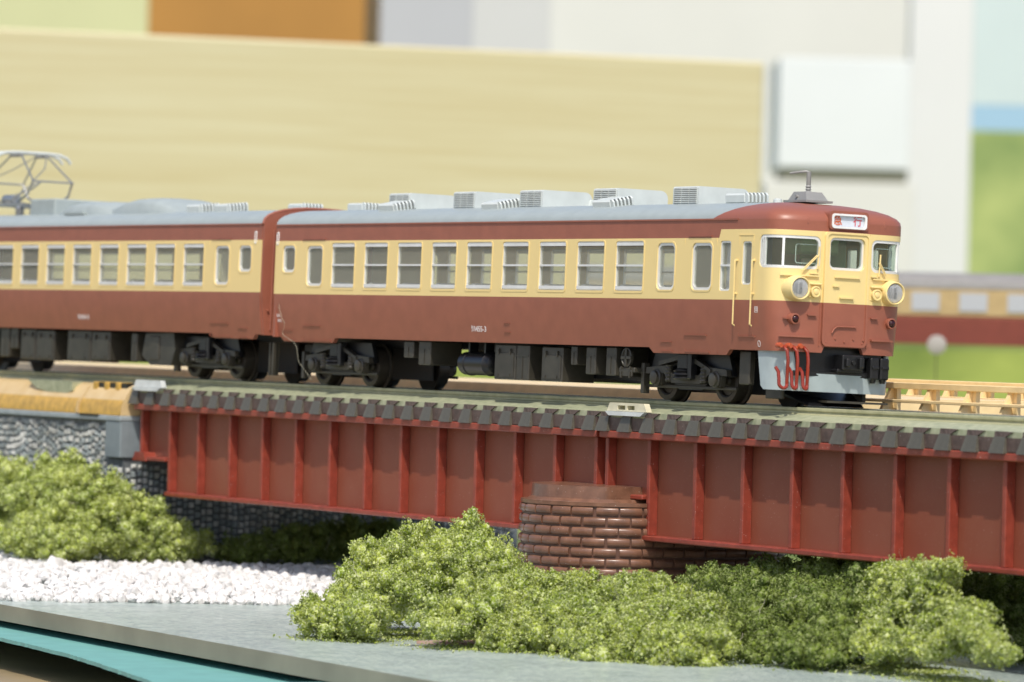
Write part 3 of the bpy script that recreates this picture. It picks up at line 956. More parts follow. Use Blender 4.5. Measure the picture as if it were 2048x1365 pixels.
def roof(path, xr, xf, cab, root, off, zc=3.79, ze=3.41):
    mb = MB()
    ang = [R(a) for a in (0, 8, 18, 30, 42, 54, 66, 78, 90)]
    us = []
    if cab:
        us = [0, 5, 10, 14, 17, path.l[1] - .6] + [path.l[1] + (path.l[-2] - path.l[1]) * i / 48 for i in range(49)]
        us += [path.L - 17 + .0, path.L - 14, path.L - 10, path.L - 5, path.L]
        us = sorted(set(min(u, path.L) for u in us))
    else:
        us = [0, path.l[1], path.l[2], path.L]
    rows_ = []
    for u in us:
        x, y, nx, ny = path.at(u)
        if cab:
            sx = min(x, -1.75)
        else:
            sx = x
        row = []
        for a in ang:
            r_ = math.cos(a) ** .85 if a < math.pi / 2 - 1e-6 else 0.0
            h = math.sin(a) ** .9 if a > 0 else 0
            row.append((sx + (x - sx) * r_, y * r_, ze + (zc - ze) * h))
        rows_.append(row)
    n = len(ang)
    vs = [p for r_ in rows_ for p in r_]
    fs = []
    for i in range(len(rows_) - 1):
        if not cab and i == 1: continue
        for k in range(n - 1):
            fs.append((i * n + k, (i + 1) * n + k, (i + 1) * n + k + 1, i * n + k + 1))
    mb.add(vs, fs)
    # end faces
    f0 = [rows_[0][k] for k in range(n)] + [rows_[-1][k] for k in range(n - 2, -1, -1)]
    mb.add(f0, [tuple(range(len(f0)))])
    if not cab:
        f1 = [rows_[1][k] for k in range(n)] + [rows_[2][k] for k in range(n - 2, -1, -1)]
        mb.add(f1, [tuple(range(len(f1)))])
    o = mb.build("roof", mt['roof'], root, off, angle=50)
    # maroon gutter strip along both eaves
    for far in (0, 1):
        gx1 = path.l[1] - .85 if cab else path.l[1]
        uu = (lambda u: path.L - u) if far else (lambda u: u)
        p_ = panel([(uu(0), 3.395), (uu(gx1), 3.395), (uu(gx1), 3.425), (uu(0), 3.425)], [], -.022, .02, path.map)
        p_.build("gutter", mt['maroon'], o)
    return o

def ac_unit(root, x, y, z, off):
    """cooler: louvred near half, plain rounded end"""
    L, W, H = .92, 1.16, .365
    pf = []
    for (cy, a0, a1) in ((-W / 2 + .05, 180, 90), (W / 2 - .16, 90, 0)):
        r_ = .05 if cy < 0 else .16
        for i in range(5):
            a = R(a0 + (a1 - a0) * i / 4)
            pf.append((y + cy + r_ * math.cos(a), z + H - r_ + r_ * math.sin(a)))
    pf += [(y + W / 2, z - .04), (y - W / 2, z)]
    mb = MB().prism(pf, 'x', x, x + L)
    o = mb.build("air_conditioner", mt['lgrey'], root, off, angle=40)
    lv = MB()
    for k in range(8):
        zz = z + .045 + k * .037
        for c in range(3):
            lv.bev(x + .05 + c * .275, x + .30 + c * .275, y - W / 2 - .018, y - W / 2 + .01, zz, zz + .02, .004)
    for c in range(4): lv.box(x + .035 + c * .275, x + .05 + c * .275, y - W / 2 - .008, y - W / 2 + .01, z + .03, z + .34)
    lv.build("louvre", mt['lgrey'], o)
    MB().box(x + .04, x + .87, y - W / 2 - .002, y - W / 2 + .002, z + .035, z + .335).build("louvre_recess", mt['dgrey'], o, smooth=False)
    MB().box(x + .1, x + L - .1, y - W / 2 + .1, y + W / 2 - .1, z - .09, z).build("mounting_foot", mt['dgrey'], o, smooth=False)

def vent(root, x, y, z, tilt, off):
    mb = MB().bev(0, .72, -.25, .25, .0, .20, .035)
    me = mb.mesh("roof_ventilator", mt['lgrey'])
    o = link("roof_ventilator", me, root, (x + off[0], y, z)); o.rotation_euler = (tilt, 0, 0)
    rb = MB()
    for i in range(6):
        yy = -.235 + i * .085
        rb.prism([(.70, .0), (.76, .005), (.80, .03), (.80, .16), (.76, .205), (.70, .215)], 'y', yy, yy + .04)
    rb.build("fin", mt['lgrey'], o)
    MB().box(.70, .73, -.22, .22, .02, .20).build("grille_recess", mt['under'], o, smooth=False)
    ft = MB()
    for (a, b) in ((.06, .14), (.30, .40), (.55, .62)):
        ft.bev(a, b, -.24, -.14, -.09, .002, .01); ft.bev(a, b, .14, .24, -.09, .002, .01)
    ft.build("mounting_foot", mt['white'], o)

def bogie(root, xb, off):
    b = MB()
    b.box(xb - .9, xb + .9, -.25, .25, .45, .80); b.box(xb - .35, xb + .35, -.95, .95, .50, .78)
    for sg in (-1, 1): b.prism([(xb - 1.5, .5), (xb - 1.3, .92), (xb + 1.3, .92), (xb + 1.5, .5), (xb + .7, .42), (xb + .4, .22), (xb - .4, .22), (xb - .7, .42)], 'y', min(sg * .90, sg * .98), max(sg * .90, sg * .98))
    b.box(xb - 1.4, xb + 1.4, -.5, .5, .18, .86)
    o = b.build("bogie", mt['black'], root, off, smooth=False)
    for dx in (-1.05, 1.05):
        x = xb + dx
        for sg in (-1, 1):
            wl = MB().lathe((x, sg * .56, .43), (0, sg, 0), [(0, .49), (.05, .49), (.06, .43), (.29, .42), (.30, .33), (.285, .30), (.24, .28), (.25, .10), (.30, .08)], 32)
            wl.build("wheel", mt['wheel'], o)
        MB().cyl((x, -.56, .43), (x, .56, .43), .07).build("axle", mt['wheel'], o)
    for sg in (-1, 1):
        y0 = sg * 1.0; y1 = sg * 1.10
        a, c = min(y0, y1), max(y0, y1)
        fr = MB()
        fr.prism([(xb - 1.45, .50), (xb - 1.42, .62), (xb - .75, .66), (xb - .45, .50), (xb + .45, .50), (xb + .75, .66), (xb + 1.42, .62), (xb + 1.45, .50), (xb + .8, .52), (xb + .5, .34), (xb - .5, .34), (xb - .8, .52)], 'y', a, c)
        fr.prism([(xb - .95, .74), (xb - .2, .86), (xb + .25, .84), (xb + .9, .62), (xb + .9, .56), (xb + .2, .76), (xb - .3, .77), (xb - .95, .66)], 'y', a - .03 * (sg < 0), c + .03 * (sg > 0))
        fr.build("side_frame", mt['under'], o, smooth=False)
        for dx in (-1.05, 1.05):
            x = xb + dx
            ab = MB().lathe((x, sg * .98, .43), (0, sg, 0), [(0, .16), (.13, .16), (.15, .13), (.20, .125), (.21, .10)], 18)
            ab.prism([(x - .2, .60), (x + .2, .60), (x + .16, .30), (x - .16, .30)], 'y', min(sg * .98, sg * 1.08), max(sg * .98, sg * 1.08))
            ab.build("axle_box", mt['under'], o)
        for dx in (-.62, .62):
            MB().lathe((xb + dx, sg * 1.08, .36), (0, 0, 1), [(t * .035, .085 if t % 2 else .065) for t in range(10)], 12).build("coil_spring", mt['under'], o)
        bl_ = MB().lathe((xb, sg * 1.12, .40), (0, 0, 1), [(0, .20), (.03, .24), (.07, .20), (.10, .24), (.14, .20), (.17, .23), (.2, .16)], 18)
        bl_.bev(xb - .17, xb + .17, min(sg * 1.05, sg * 1.2), max(sg * 1.05, sg * 1.2), .60, .90, .02)
        bl_.bev(xb + .22, xb + .34, min(sg * 1.05, sg * 1.22), max(sg * 1.05, sg * 1.22), .42, .92, .02)
        bl_.build("air_spring", mt['black'], o)
        bk = MB().bev(xb - 1.62, xb - 1.52, min(sg * .95, sg * 1.1), max(sg * .95, sg * 1.1), .12, .70, .01)
        bk.bev(xb - 1.6, xb + 1.6, min(sg * .93, sg * .99), max(sg * .93, sg * .99), .24, .30, .01)
        bk.build("brake_rigging", mt['under'], o)

def ubox(root, off, x0, x1, z0, z1, y0=-1.25, y1=-.5, door=True, nm="equipment_box"):
    mb = MB().bev(x0, x1, y0, y1, z0, z1, .018)
    if door and x1 - x0 > .5:
        mb.bev(x0 + .06, x1 - .06, y0 - .016, y0 + .02, z0 + .05, z1 - .16, .008)
        for k in (.22, .78):
            xx = x0 + (x1 - x0) * k
            mb.box(xx - .02, xx + .02, y0 - .035, y0, z1 - .2, z1 - .08)
            mb.box(xx - .015, xx + .015, y0 - .03, y0, z0 + .06, z0 + .12)
    elif door:
        mb.box(x0 + .02, x1 - .02, y0 - .014, y0, z0 + (z1 - z0) * .68, z0 + (z1 - z0) * .71)
        mb.box((x0 + x1) / 2 - .01, (x0 + x1) / 2 + .01, y0 - .012, y0, z0 + .03, z0 + (z1 - z0) * .66)
    return mb.build(nm, mt['under'], root, off)

def strip(path, root, off, nm, m_, u0, u1, z0, z1, out=.02, inn=.01):
    cuts = list(np.arange(u0 + .03, u1 - .01, .06)) if (path.cab and u1 > path.l[1] and u0 < path.l[-2]) else []
    return panel([(u0, z0), (u1, z0), (u1, z1), (u0, z1)], [], -out, inn, path.map, cuts).build(nm, m_, root, off)

# ---- leading car with cab
XC1 = -9.8
car = empty("railcar", (XC1, 0, 0), (TILT, 0, 0))
tag(car, "leading maroon and cream railcar with cab, headlights and destination sign", "train car", "coupled railcars on the bridge")
off1 = (-XC1, 0, 0)
pa = Path(-19.86, 0, True)
spec = []
def nearw(x0, x1, z0, z1, rad, bar, th): spec.append((pa.ux(x0), pa.ux(x1), z0, z1, rad, bar, th))
def farw(x0, x1, z0, z1, rad, bar, th): spec.append((pa.uxf(x1), pa.uxf(x0), z0, z1, rad, bar, th))
for fn in (nearw, farw):
    for i in range(9):
        x = -17.24 + 1.457 * i
        fn(x, x + 1.02, 2.065, 3.015, .055, 2, .018)
    fn(-19.50, -18.93, 2.39, 2.965, .12, 0, .045)
    fn(-18.37, -17.66, 2.10, 2.955, .12, 0, .045)
    fn(-4.06, -3.43, 2.09, 2.98, .12, 0, .045)
    fn(-2.82, -2.12, 2.09, 2.975, .12, 0, .045)
    fn(-1.84, -1.48, 2.08, 3.01, .05, 1, .03)
    fn(-1.08, -.77, 2.20, 3.00, .06, 0, .022)
# windscreens that wrap round the corner, and the door window
uw0 = pa.ux(-.50); uw1 = pa.uy(-.56)
spec.append((uw0, uw1, 2.52, 3.125, .12, 0, .045))
spec.append((pa.uy(.56), pa.uxf(-.50), 2.52, 3.125, .12, 0, .045))
spec.append((pa.uy(-.385), pa.uy(.385), 2.53, 3.125, .10, 0, .04))
holes = []
window_set(pa, car, off1, holes, spec, .5)
skirts = [(-19.55, -17.22), (-4.30, -1.62)]
ol_ = outline(pa, -19.86, skirts, notch=True)
fc = [pa.l[1] + (pa.l[-2] - pa.l[1]) * i / 44 for i in range(45)]
bp = panel(ol_, holes, 0, .085, pa.map, fc, (1.2, 1.4, 1.6, 1.8, 1.95))
bp.build("body_shell", mt['livery_cab'], car, off1, angle=40)
# windscreen mullions at the corners
for (a, b) in ((pa.uy(-1.27) - .02, pa.uy(-1.27) + .025), (pa.uy(1.27) - .025, pa.uy(1.27) + .02)):
    strip(pa, car, off1, "windscreen_post", mt['white'], a, b, 2.55, 3.10, -.005, .06)
for du in (.09, .15):
    strip(pa, car, off1, "windscreen_post", mt['silver'], uw0 + du, uw0 + du + .022, 2.55, 3.10, -.006, .05)
for y_ in (-.78, .98):    # sun visor frame behind the windscreen
    u_ = pa.uy(y_)
    fr = panel(rrect(u_ - .26, u_ + .26, 2.62, 2.98, .05), [rrect(u_ - .245, u_ + .245, 2.635, 2.965, .04)], .10, .115, pa.map, [u_ - .1, u_, u_ + .1])
    fr.build("inner_frame", mt['lgrey'], car, off1)
# gangway door: proud plate with rounded lower corners
dh = [rrect(pa.uy(-.385), pa.uy(.385), 2.53, 3.125, .10)]
dp = panel(rrect(pa.uy(-.49), pa.uy(.49), 1.125, 3.235, .10), dh, -.035, .0, pa.map, [pa.uy(y_) for y_ in (-.4, -.2, 0, .2, .4)], (1.4, 1.92, 1.95))
dd = dp.build("gangway_door", mt['livery_cab'], car, off1)
ring = panel(rrect(pa.uy(-.49), pa.uy(.49), 1.125, 3.235, .10), [rrect(pa.uy(-.445), pa.uy(.445), 1.17, 3.19, .08)], -.055, -.034, pa.map, [pa.uy(y_) for y_ in (-.4, -.2, 0, .2, .4)], (1.92,))
ring.build("door_rim", mt['livery_cab'], dd)
nr = [pa.uy(y_) for y_ in (-.30, -.22, 0, .2)]
MB().tube([(pa.map(u_, -.06, z_)) for (u_, z_) in ((pa.uy(-.29), 1.37), (pa.uy(-.24), 1.45), (pa.uy(-.18), 1.49), (pa.uy(0), 1.495), (pa.uy(.24), 1.495))], .014).build("grab_bar", mt['maroon'], dd)
rv = MB()
for y_, z_ in ((-.40, 1.20), (-.2, 1.27), (0, 1.22), (.2, 1.27), (.4, 1.20), (.42, 1.26)):
    p_ = pa.map(pa.uy(y_), -.04, z_); rv.lathe(p_, (1, 0, 0), [(0, .022), (.012, .016)], 8)
rv.build("rivet", mt['maroon'], dd)
# horizontal rails, steps and ledges on the front
for (a, b, z0, z1, m_, nm, o_) in ((-1.30, -.60, 2.385, 2.412, 'cream', "front_rail", .04), (.60, 1.30, 2.385, 2.412, 'cream', "front_rail", .04),
                                  (-.27, .28, 2.385, 2.412, 'cream', "door_rail", .07), (-.15, .15, 2.01, 2.04, 'cream', "door_step", .08),
                                  (-.30, -.17, 2.22, 2.245, 'cream', "door_step", .07), (-.78, -.60, 2.43, 2.45, 'cream', "front_step", .04), (.56, .70, 2.43, 2.45, 'cream', "front_step", .04),
                                  (-.79, -.62, 1.67, 1.695, 'maroon', "front_step", .05), (.58, .74, 1.665, 1.69, 'maroon', "front_step", .05),
                                  (-1.30, -.66, 1.265, 1.30, 'maroon', "front_ledge", .07), (.60, 1.13, 1.255, 1.29, 'maroon', "front_ledge", .07)):
    strip(pa, car, off1, nm, mt[m_], pa.uy(a), pa.uy(b), z0, z1, o_)
# grooves beside the door are the narrow jambs
for y_ in (-.525, .525):
    strip(pa, car, off1, "door_jamb", mt['livery_cab'], pa.uy(y_) - .012, pa.uy(y_) + .012, 1.12, 3.22, .012)
# headlights, marker lamps, tail lamps
for sg in (-1, 1):
    y_ = 1.045 * sg; z_ = 2.16
    hl = MB().lathe((-.12, y_, z_), (1, 0, 0), [(0, .235), (.30, .235), (.36, .225), (.43, .215), (.44, .195), (.425, .185), (.39, .180)], 36)
    ho = hl.build("headlight", mt['cream'], car, off1)
    MB().lathe((.275, y_, z_), (1, 0, 0), [(0, .183), (.02, .17), (.035, .12), (.04, .05)], 32).build("lens", mt['lens'], ho)
    for k in range(7):
        yy = y_ - .15 + k * .028; hh = math.sqrt(max(.001, .168 ** 2 - (yy - y_) ** 2))
        xx = .275 + .038 * math.sqrt(max(0, 1 - ((yy - y_) / .19) ** 2))
        MB().tube([(.285, yy, z_ - hh), (xx + .004, yy, z_ - hh * .5), (xx + .006, yy, z_), (xx + .004, yy, z_ + hh * .5), (.285, yy, z_ + hh)], .006, 6).build("lens_rib", mt['dgrey'], ho)
    MB().lathe((.31, y_ + .01, z_), (1, 0, 0), [(0, .018), (.015, .012)], 10).build("bulb", mt['dgrey'], ho)
    y2 = .675 * sg
    mk = MB().bev(.02, .20, y2 - .13, y2 + .12, 1.98, 2.27, .03)
    mk.bev(.05, .255, y2 - .12, y2 + .13, 2.235, 2.27, .01)
    mo = mk.build("marker_lamp", mt['cream'], car, off1)
    MB().lathe((.20, y2, 2.11), (1, 0, 0), [(0, .105), (.07, .105), (.075, .085), (.06, .08), (.06, .05), (.075, .045), (.08, .02)], 24).build("lamp_cover", mt['cream'], mo)
    tl = MB().lathe((-.02, sg * 1.065, 1.60), (1, 0, 0), [(0, .105), (.19, .10), (.23, .10), (.235, .075), (.20, .07)], 24)
    tl.box(.05, .14, sg * 1.065 - .18, sg * 1.065 - .08, 1.59, 1.615)
    to = tl.build("tail_lamp", mt['maroon'], car, off1)
    MB().lathe((.19, sg * 1.065, 1.60), (1, 0, 0), [(0, .072), (.03, .06), (.05, .035), (.055, .01)], 20).build("lens", mt['taillens'], to)
# wipers
for (y0, z0, y1, z1) in ((-.95, 2.49, -.66, 2.78), (.86, 2.47, .70, 2.70)):
    wp = MB()
    for d_ in (0, .035):
        wp.tube([pa.map(pa.uy(y0 + d_), -.05, z0), pa.map(pa.uy(y1 + d_), -.045, z1)], .011, 6)
    wp.tube([pa.map(pa.uy(y1 + .05), -.03, z1 + .16), pa.map(pa.uy(y1 + .03), -.03, z1 - .25)], .016, 6)
    wp.build("wiper", mt['cream'], car, off1)
# roof
rf = roof(pa, -19.86, 0, True, car, off1)
# destination sign box
sb = panel(rrect(-.43, .43, 3.27, 3.615, .07), [rrect(-.365, .365, 3.315, 3.545, .05)], 0, .06, lambda u, w_, z: (.245 - w_, u, z))
sb.prism([(p[0], p[1]) for p in rrect(-.43, .43, 3.27, 3.615, .07)], 'x', -.55, .19)
so_ = sb.build("destination_sign", mt['maroon'], car, off1)
panel(rrect(-.385, .385, 3.295, 3.565, .06), [rrect(-.345, .345, 3.33, 3.53, .04)], 0, .035, lambda u, w_, z: (.262 - w_, u, z)).build("sign_frame", mt['white'], so_)
MB().box(.195, .212, -.36, .36, 3.31, 3.55).build("sign_face", mt['signw'], so_, smooth=False)
text_mb("急", .20, lambda u, w_, z: (.2135 - w_, u - .235, z + 3.43)).build("sign_character", mt['signo'], so_, smooth=False)
text_mb("行", .20, lambda u, w_, z: (.2135 - w_, u + .205, z + 3.43)).build("sign_character", mt['signr'], so_, smooth=False)
for y_ in (-.85, .85):
    MB().tube([(front_x(y_) - .08, y_, 3.48), (front_x(y_) - .01, y_, 3.44), (front_x(y_) + .0, y_, 3.36)], .014, 6).build("roof_hook", mt['maroon'], car, off1)
# aerial / whistle
an = MB()
an.add([(-1.55, -.30, 3.79), (-.78, -.30, 3.79), (-.78, .30, 3.79), (-1.55, .30, 3.79), (-1.55, -.30, 3.83), (-.78, -.30, 3.83), (-.78, .30, 3.83), (-1.55, .30, 3.83)],
       [(3, 2, 1, 0), (4, 5, 6, 7), (0, 1, 5, 4), (1, 2, 6, 5), (2, 3, 7, 6), (3, 0, 4, 7)])
an.add([(-1.48, -.24, 3.83), (-.85, -.24, 3.83), (-.85, .24, 3.83), (-1.48, .24, 3.83), (-1.38, -.18, 3.99), (-.98, -.18, 3.99), (-.98, .18, 3.99), (-1.38, .18, 3.99)],
       [(3, 2, 1, 0), (4, 5, 6, 7), (0, 1, 5, 4), (1, 2, 6, 5), (2, 3, 7, 6), (3, 0, 4, 7)])
an.lathe((-1.17, 0, 3.99), (0, 0, 1), [(0, .07), (.03, .04), (.05, .06), (.08, .04), (.10, .06), (.13, .04), (.15, .045), (.38, .045)], 14)
an.tube([(-1.17, 0, 4.36), (-1.19, -.04, 4.375), (-1.28, -.14, 4.36), (-1.42, -.26, 4.33)], .022, 8)
an.cyl((-1.2, -.255, 3.9), (-1.2, -.2, 3.9), .03)
an.build("roof_aerial", mt['dgrey'], rf)
MB().lathe((-1.55, -.42, 3.70), (0, 0, 1), [(0, .11), (.03, .11), (.04, .085), (.13, .085), (.15, .05)], 18).build("roof_cap", mt['lgrey'], rf)
for i, x in enumerate((-16.40, -13.62, -10.88, -7.98, -5.00)):
    ac_unit(rf, x, 0, 3.745, (0, 0, 0))
for (x, y, z, t) in ((-19.30, .20, 3.76, 0), (-16.15, -.72, 3.715, R(13)), (-11.75, -.72, 3.70, R(13)), (-7.35, -.72, 3.70, R(13)), (-3.35, -.20, 3.775, R(3)), (-10.62, .72, 3.72, R(-13))):
    vent(rf, x, y, z, t, (0, 0, 0))
# side details near the cab
for x in (-1.24, -.655):
    hr = MB()
    hr.tube([(x, -1.47, 2.66), (x, -1.505, 2.64), (x, -1.505, 2.55), (x, -1.50, 1.47), (x, -1.46, 1.44)], .016, 6)
    hr.bev(x - .03, x + .03, -1.50, -1.45, 2.63, 2.67, .005); hr.bev(x - .03, x + .03, -1.49, -1.45, 2.02, 2.05, .005)
    hr.build("handrail", mt['cream'], car, off1)
def ln(nm, m_, x0, x1, z0, z1, out=.012): return strip(pa, car, off1, nm, mt[m_], pa.ux(x0), pa.ux(x1), z0, z1, out)
for (x0, x1, z0, z1) in ((-1.20, -1.185, 1.24, 3.12), (-.715, -.70, 1.24, 3.12)):
    ln("door_edge", 'livery_cab', x0, x1, z0, z1, .008)
ln("door_edge", 'livery_cab', -1.2, -.7, 3.11, 3.125, .01)
for (x0, x1) in ((-3.115, -3.09), (-1.985, -1.965), (-18.665, -18.64), (-17.36, -17.345)):
    ln("door_edge", 'livery_cab', x0, x1, .93, 3.06, .008)
for (x0, x1, z0, z1) in ((-1.18, -.62, 1.235, 1.26), (-3.08, -2.30, 1.24, 1.258), (-3.12, -2.25, .925, .95), (-3.95, -3.55, 1.10, 1.115), (-3.95, -3.55, .925, .94),
                         (-18.55, -17.75, 1.24, 1.258), (-18.6, -17.35, .925, .95), (-19.5, -19.05, 1.14, 1.155), (-19.52, -19.0, .925, .945),
                         (-9.86, -9.62, 1.39, 1.402), (-9.86, -9.62, 1.21, 1.222)):
    ln("step_line", 'maroon', x0, x1, z0, z1, .018)
ln("rain_gutter", 'maroon', -2.95, -2.15, 3.09, 3.115, .02); ln("rain_gutter", 'maroon', -18.6, -17.55, 3.09, 3.115, .02)
# raised rims round the near windows
for i in range(9):
    x = -17.24 + 1.457 * i
    u0, u1 = pa.ux(x), pa.ux(x + 1.02)
    panel(rrect(u0 - .035, u1 + .035, 2.02, 3.035, .07), [rrect(u0, u1, 2.065, 3.015, .055)], -.008, .0, pa.map).build("window_rim", mt['livery_cab'], car, off1)
for (x0, x1, z0, z1) in ((-19.5, -18.93, 2.39, 2.965), (-18.37, -17.66, 2.1, 2.955), (-4.06, -3.43, 2.09, 2.98), (-2.82, -2.12, 2.09, 2.975)):
    panel(rrect(pa.ux(x0) - .03, pa.ux(x1) + .03, z0 - .03, z1 + .03, .14), [rrect(pa.ux(x0), pa.ux(x1), z0, z1, .12)], -.008, 0, pa.map).build("window_rim", mt['livery_cab'], car, off1)
def marker(path, root, off, x):
    panel(rrect(path.ux(x - .05), path.ux(x + .05), 2.98, 3.26, .045), [rrect(path.ux(x - .03), path.ux(x + .03), 3.0, 3.24, .028)], -.012, 0, path.map).build("side_marker", mt['white'], root, off)
marker(pa, car, off1, -19.76)
text_mb("ｸﾊ455-3", .155, lambda u, w_, z: pa.map(pa.ux(-10.90) + u * 1.22, w_, z + 1.26)).build("car_number", mt['print'], car, off1, smooth=False)
text_mb("52人", .085, lambda u, w_, z: pa.map(pa.ux(-19.66) + u, w_, z + 1.45)).build("side_lettering", mt['print'], car, off1, smooth=False)
text_mb("38.7t", .085, lambda u, w_, z: pa.map(pa.ux(-19.63) + u, w_, z + 1.34)).build("side_lettering", mt['print'], car, off1, smooth=False)
panel(rrect(pa.ux(-.60), pa.ux(-.50), 1.69, 1.80, .005, 1), [rrect(pa.ux(-.59), pa.ux(-.51), 1.70, 1.79, .004, 1)], -.004, 0, pa.map).build("side_lettering", mt['print'], car, off1, smooth=False)
text_mb("日", .075, lambda u, w_, z: pa.map(pa.ux(-.55) + u, w_, z + 1.745)).build("side_lettering", mt['print'], car, off1, smooth=False)
panel(rrect(pa.ux(-.55), pa.ux(-.46), 1.06, 1.18, .044), [rrect(pa.ux(-.538), pa.ux(-.472), 1.072, 1.168, .032)], -.004, 0, pa.map).build("side_lettering", mt['print'], car, off1, smooth=False)
# rear end wall
ew = MB().prism([(-1.44, .99), (1.44, .99), (1.44, 3.40), (-1.44, 3.40)], 'x', -19.85, -19.75)
ew.build("end_wall", mt['maroon'], car, off1, smooth=False)
# interior: floor, seats, cab bulkheads
def interior(root, off, xr, xf, cab):
    MB().box(xr + .12, xf - .05, -1.25, 1.25, 1.02, 1.16).build("floor", mt['under'], root, off, smooth=False)
    MB().box(xr + .12, xf - (1.9 if cab else .12), -1.3, 1.3, 3.20, 3.26).build("ceiling", mt['inner'], root, off, smooth=False)
    sm_ = MB().bev(-.10, .10, -1.20, -.25, 1.16, 2.20, .05)
    sm_.bev(-.52, .52, -1.20, -.25, 1.16, 1.60, .05)
    sm_.bev(-.10, .10, .25, 1.20, 1.16, 2.20, .05); sm_.bev(-.52, .52, .25, 1.20, 1.16, 1.60, .05)
    me_ = sm_.mesh("seat_bay", mt['seat'])
    n = 9 if cab else 11
    x = -17.44 + 1.457 * .0 if cab else xf - 3.4
    for i in range(n + (1 if cab else 0)):
        xx = (-17.45 + 1.457 * i) if cab else (-23.05 - .0 - 1.47 * i - .1)
        link("seat_bay", me_, root, (xx + off[0], 0, 0))
    for xx in ((-18.75, -17.95 + .2, -3.25, -1.95) if cab else (-20.95 - .95, -22.95 + .2)):
        MB().box(xx - .03, xx + .03, -1.3, -.35, 1.16, 3.2).build("bulkhead", mt['inner'], root, off, smooth=False)
        MB().box(xx - .03, xx + .03, .35, 1.3, 1.16, 3.2).build("bulkhead", mt['inner'], root, off, smooth=False)
interior(car, off1, -19.86, 0, True)
MB().bev(-1.15, -.30, -1.2, -.5, 1.16, 2.45, .05).build("driver_desk", mt['cabgreen'], car, off1)
MB().bev(-1.30, -.65, -.42, .42, 2.82, 3.15, .05).build("cab_locker", mt['cabgreen'], car, off1)
MB().bev(-1.85, -1.75, .30, 1.3, 1.16, 3.15, .02).build("cab_bulkhead", mt['cabgreen'], car, off1)
MB().bev(-1.85, -1.75, -1.3, -.35, 1.16, 3.15, .02).build("cab_bulkhead", mt['seat'], car, off1)
MB().bev(-1.1, -1.02, -.15, .05, 1.16, 2.75, .02).build("cab_post", mt['clip'], car, off1)
# front skirt with cut-out, wraps back at both sides
ps = Path(-1.0, 0, True)
ps.map_s = None
def skirt_map(u, w_, z):
    x, y, nx, ny = pa.at(u)
    k = .90
    lean = .10 * (z - .6)
    return ((x - nx * w_) * 1.0 - .06 + lean, (y - ny * w_) * k, z)
ua, ub = pa.ux(-.62), pa.uxf(-.62)
um = lambda y: pa.uy(y)
sk = [(ua, 1.0), (ua + .20, .36), (ua + .30, .29), (ub - .30, .27), (ub - .20, .36), (ub, 1.0), (um(1.20), 1.0), (um(1.20), .80), (um(.98), .60), (um(-1.02), .62), (um(-1.06), .84), (um(-1.10), 1.0)]
panel(sk, [], 0, .05, skirt_map, fc).build("front_skirt", mt['plow'], car, off1, angle=40)
bx = MB().box(-.6, .02, -.98, .98, .56, 1.06); bx.build("buffer_beam", mt['black'], car, off1, smooth=False)
MB().bev(-.02, .13, -.98, .96, .565, .66, .01).build("lower_beam", mt['black'], car, off1)
cpl = MB().bev(-.1, .32, -.06, .40, .70, .98, .02)
cpl.bev(.10, .40, -.02, .08, .76, .92, .02); cpl.bev(.10, .42, .26, .36, .74, .94, .02)
cpl.bev(-.1, .25, -.12, .46, .655, .72, .02); cpl.lathe((.30, .17, .84), (1, 0, 0), [(0, .05), (.05, .04)], 10)
cpl.build("coupler", mt['black'], car, off1)
for y_ in (.62, .84):
    j = MB().bev(.05, .24, y_, y_ + .19, .55, .95, .025)
    j.bev(.07, .27, y_ + .02, y_ + .17, .74, .80, .01); j.lathe((.15, y_ + .1, .48), (0, 0, 1), [(0, .05), (.08, .075)], 12)
    j.build("jumper_box", mt['black'], car, off1)
for i, y_ in enumerate((-1.25, -1.04, -.81)):
    pts_ = []
    xb_ = .12; hwid = (.085, .05, .045)[i]
    for k in range(15):
        th = math.pi * k / 14
        pts_.append((xb_ + .14 + .03 * math.sin(th), y_ + .02 - hwid + hwid * math.cos(th) , .40 - .075 * math.sin(th)))
    up_ = [(xb_ - .02, y_ - .03, 1.10), (xb_ + .06, y_ - .01, 1.07), (xb_ + .13, y_ + .01, 1.0), (xb_ + .15, y_ + .02, .85), (xb_ + .15, y_ + .018, .6)]
    dn_ = [(xb_ + .13, y_ + .02 - 2 * hwid, .5), (xb_ + .11, y_ + .015 - 2 * hwid, .62), (xb_ + .04, y_ - 2 * hwid, .70)]
    MB().tube(up_ + pts_ + dn_, .033, 10).build("air_hose", mt['red'], car, off1)
    MB().lathe((xb_ - .06, y_ - .09, 1.10), (1, 0, 0), [(0, .05), (.10, .055), (.14, .04)], 12).build("hose_cock", mt['manif'], car, off1)
MB().tube([(.07, -1.32, 1.09), (.10, -1.15, 1.06), (.12, -.95, 1.07), (.13, -.62, 1.05)], .035, 8).build("hose_manifold", mt['manif'], car, off1)
for y_ in (-.9, .9): MB().bev(-.9, -.35, y_ - .04, y_ + .04, .12, .60, .02).build("rail_guard", mt['under'], car, off1)
MB().add([(-.9, -1.0, .34), (-.6, -1.0, .34), (.1, -.62, .02), (0, -.62, .02), (-.9, .9, .34), (.1, .6, .02)], [(0, 1, 2, 3), (0, 3, 5, 4), (1, 2, 5, 4)]).build("pilot_plate", mt['black'], car, off1, smooth=False)
MB().box(-.5, .2, -.3, 1.05, .09, .13).build("pilot_plate", mt['under'], car, off1, smooth=False)
MB().bev(-1.45, -1.10, -1.18, -1.05, .36, .98, .02).build("step_ladder", mt['under'], car, off1)
bogie(car, -3.43, off1); bogie(car, -17.47, off1)
